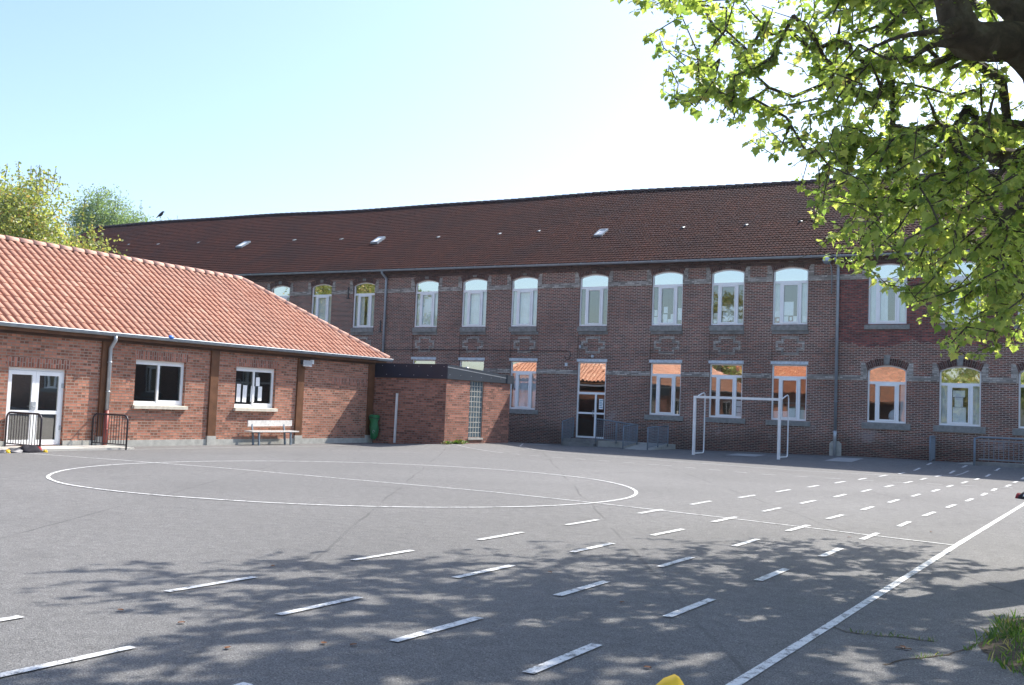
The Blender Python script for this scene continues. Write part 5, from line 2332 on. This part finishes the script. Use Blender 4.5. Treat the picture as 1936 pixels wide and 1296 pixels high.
def blob(px, py, depth, rx, rz, ry=None):
    p = PT(px, py, depth)
    return ((p.x, p.y, p.z), (rx, ry or rx, rz))


b0 = PT(70, 600, 46)
crown_tree('pale_poplar_tree', 'tall pale yellow-green tree with upright shoots behind the low orange roof', (b0.x, b0.y, 0),
           [blob(20, 440, 46, 2.3, 2.2), blob(88, 425, 46, 1.0, 1.9), blob(140, 470, 46, .9, 1.2), blob(175, 490, 46, .8, .8), blob(30, 400, 46, 1.2, 1.4), blob(60, 520, 46, 3, 2), blob(-90, 430, 47, 2.6, 2.8), blob(165, 530, 46, 1.2, 1.2), blob(-60, 540, 47, 3, 2.5)],
           52000, .14, M['hedge_leaf'], 'oval', .22, None, 460, 34, 0, 3)
b0 = PT(195, 600, 84)
crown_tree('birch_tree', 'birch with drooping blue-green foliage behind the left end of the long roof', (b0.x, b0.y, 0),
           [blob(195, 405, 84, 2.0, 2.2), blob(165, 425, 84, 1.6, 2.0), blob(222, 425, 84, 1.4, 2.0), blob(205, 470, 84, 2.4, 2.5)],
           24000, .17, M['birch_leaf'], 'birch', .2, 'trees behind the long school roof', 260, 5, .9, 5)
b0 = PT(262, 600, 80)
crown_tree('birch_tree', 'small tree top just showing over the long roof right of the birch', (b0.x, b0.y, 0),
           [blob(260, 424, 80, 1.1, 1.1), blob(250, 460, 80, 1.5, 1.6)], 7000, .15, M['birch_leaf'], 'birch', .15, 'trees behind the long school roof', 60, 3, .4, 6)
b0 = PT(315, 600, 78)
crown_tree('birch_tree', 'thin twigs of a tree top rising over the long roof under the bird', (b0.x, b0.y, 0),
           [blob(314, 420, 78, .6, .6), blob(314, 470, 78, 1.2, 1.2)], 800, .12, M['birch_leaf'], 'birch', .12, 'trees behind the long school roof', 34, 2, .2, 8)
# bird
bp_ = PT(303, 407, 78)
t = thing('bird', 'small black bird perched on a twig above the long roof', 'bird', tuple(bp_))
mb = MB()
body = [bp_ + Vector((-.02, 0, -.22)) - RIGHT * .28, bp_ - RIGHT * .16 + Vector((0, 0, -.1)), bp_ + Vector((0, 0, .0)), bp_ + RIGHT * .12 + Vector((0, 0, .12)), bp_ + RIGHT * .17 + Vector((0, 0, .22)), bp_ + RIGHT * .23 + Vector((0, 0, .25)), bp_ + RIGHT * .34 + Vector((0, 0, .23))]
mb.tube(body, [.02, .05, .12, .11, .075, .06, .008], 10)
for s in (-.03, .03):
    mb.tube([bp_ + FWD * s, bp_ + FWD * s + Vector((.0, 0, -.26))], .012, 5)
obj('body', mb, M['bird'], t)

# weeds at the annex corner
rg = random.Random(9)
for px_, yy, lb in ((0, 29.75, 'small bright weed at the sunlit corner of the annex'), (1, 30.35, 'larger weed a step right of the annex corner'), (2, 30.7, 'low weed along the foot of the sunlit annex wall')):
    it = []
    x0 = AX + .1
    z0 = gz2(x0, yy)
    for _ in range(60):
        a = rg.uniform(0, 6.28)
        d = Vector((math.cos(a), math.sin(a), rg.uniform(.3, 1.4)))
        s = rg.uniform(.06, .12) * (1.3 if px_ == 1 else .8)
        it.append((Vector((x0 + rg.gauss(0, .05), yy + rg.gauss(0, .12), z0 + rg.uniform(0, .08))), d, Vector((rg.gauss(0, .4), rg.gauss(0, .4), 1)), s))
    o = put('weed', leaves_mesh('weed', M['grass_leaf'], it, 'oval'))
    tag(o, lb, 'weed', 'weeds along the annex')

# dead leaves and litter
mb = MB()
for i in range(6):
    a, b = i / 6, (i + 1) / 6
    f = lambda t: (.045 * math.sin(math.pi * t) * (1 + .3 * math.sin(9 * t)))
    for s in (-1, 1):
        mb.face([(a * .1 - .05, 0, .005 + .012 * math.sin(3 * a)), (b * .1 - .05, 0, .005 + .012 * math.sin(3 * b)), (b * .1 - .05, s * f(b), .02), (a * .1 - .05, s * f(a), .02)][::s])
dl = mb.mesh('dead_leaf', [M['bark_brown']])
rg = random.Random(15)
spots = [(1040, 1084), (228, 1156), (1176, 1141), (1606, 1017), (1700, 1228), (1716, 1230), (1707, 1226), (343, 1180), (612, 1219), (1224, 1265), (1760, 1007), (516, 1072), (668, 1222), (430, 1228)]
for px, py in spots:
    d = PT(px, py, 1) - EYE
    q = EYE + d * (-1.56 / d.z)
    o = put('dead_leaf', dl, None, True, (q.x, q.y, .004))
    o.rotation_euler = (0, 0, rg.uniform(0, 6.28))
    o.scale = (.5, .5, .5)
    tag(o, 'small brown dead leaf lying on the grey asphalt of the playground', 'leaf', 'dead leaves on the asphalt')

# ------------------------------------------------------------------ the side of the yard behind the photographer, seen mirrored in the windows
OB = thing('opposite_building', 'brick wing with an orange tile roof facing the school, seen in its window panes', 'building', (-25, -20, 0))
mb = MB()
mb.face([(-58, -17, -.2), (-24, -17, -.2), (-24, -17, 4.3), (-58, -17, 4.3)])
for X in (-58, -24):
    mb.face([(X, -17, -.2), (X, -30, -.2), (X, -30, 4.3), (X, -23.5, 8.4), (X, -17, 4.3)])
mb.face([(-24, -30, -.2), (-58, -30, -.2), (-58, -30, 4.3), (-24, -30, 4.3)])
obj('wall', mb, M['new_brick'], OB)
op_ = math.atan2(4.3, 6.8)
V, F, UV = tile_grid((-23.7, -15.9, 3.75), (-1, 0, 0), (0, -math.cos(op_), math.sin(op_)), (0, math.sin(op_), math.cos(op_)), 34.6, 9.0, .3, .36, PROF_NEW, 0, .036)
put('roof', tile_mesh('roof', M['opp_tile'], V, F, UV), OB)
mb = MB()
mb.face([(-58.3, -23.5, 8.5), (-23.7, -23.5, 8.5), (-23.7, -30.5, 4.0), (-58.3, -30.5, 4.0)])
obj('roof_back', mb, M['ridge_tile'], OB)
mb = MB()
for i in range(8):
    x = -56 + i * 4
    mb.box(x, x + 1.4, -17.02, -16.97, 1.0, 2.5)
obj('window_row', mb, M['glass_block'], OB)
crown_tree('yard_tree', 'leafy tree at the side of the yard, mirrored in the left upper windows', (-60, 2, 0),
           [((-60, 2, 8), (4.5, 4.5, 4.5)), ((-62, 4, 6), (3.5, 3.5, 3))], 6000, .3, M['plane_leaf'], 'oval', .35, 'trees of the far yard', 90, 0, 0, 21)
crown_tree('yard_tree', 'leafy tree behind the brick wing, mirrored in the middle upper windows', (-33, -12, 0),
           [((-33, -12, 9.5), (3.2, 3.2, 4.2)), ((-33, -12, 6.5), (2.8, 2.8, 2.4))], 4500, .3, M['hedge_leaf'], 'oval', .35, 'trees of the far yard', 80, 0, 0, 22)

OWX = 0
OW = thing('yard_wall', 'tall plain brick gable across the yard, mirrored in the ground window right of the drainpipe', 'building', (-20, -16, 0))
mb = MB()
mb.box(-23.6, -16.5, -22, -15, -.2, 7.0)
obj('wall', mb, M['new_brick'], OW)
mb = MB()
mb.box(-23.0, -17.2, -14.99, -13.6, 3.0, 3.2)
mb.box(-22.6, -17.6, -14.995, -14.95, .0, 2.9)
obj('added_canopy', mb, M['wood_dark'], OW)  # dark boxes added to vary what the ground-floor panes mirror
mb = MB()
mb.prism([(-23.9, 7.01), (-16.2, 7.01), (-20, 9.6)], lambda u, z: (u, -14.8, z), lambda u, z: (u, -22.2, z))
obj('roof', mb, M['opp_tile'], OW)
for i, (x, y, hh, lb) in enumerate(((-13.0, -14, 5.4, 'broad yellow-green tree across the yard, mirrored in the ground windows by the right edge'), (-6.0, -13, 5.0, 'rounder green tree across the yard, mirrored in the ground window at the right edge'))):
    crown_tree('yard_tree', lb, (x, y, 0), [((x, y, hh), (3.4, 2.5, 2.6)), ((x + .5, y + .5, hh - 2), (3.0, 2.2, 1.8))], 5000, .3, M['hedge_leaf' if i == 0 else 'plane_leaf'], 'oval', .3, 'trees of the far yard', 80, 0, 0, 31 + i)

# thin volume added to imitate lens glare, veiling the far facade
mb = MB()
mb.box(-420, 420, -320, 520, -1.5, 26)
hz = obj('glare_haze', mb, M['paper'], None, weld=False)
hz.data.materials.clear()
hm = bpy.data.materials.new('glare_haze')
hm.use_nodes = True
hm.node_tree.nodes.clear()
ho = hm.node_tree.nodes.new('ShaderNodeOutputMaterial')
hv = hm.node_tree.nodes.new('ShaderNodeVolumePrincipled')
hv.inputs['Color'].default_value = (.86, .92, 1.0, 1)
hv.inputs['Density'].default_value = .00034
hv.inputs['Anisotropy'].default_value = .68
hm.node_tree.links.new(hv.outputs[0], ho.inputs['Volume'])
hz.data.materials.append(hm)
hz['kind'] = 'stuff'
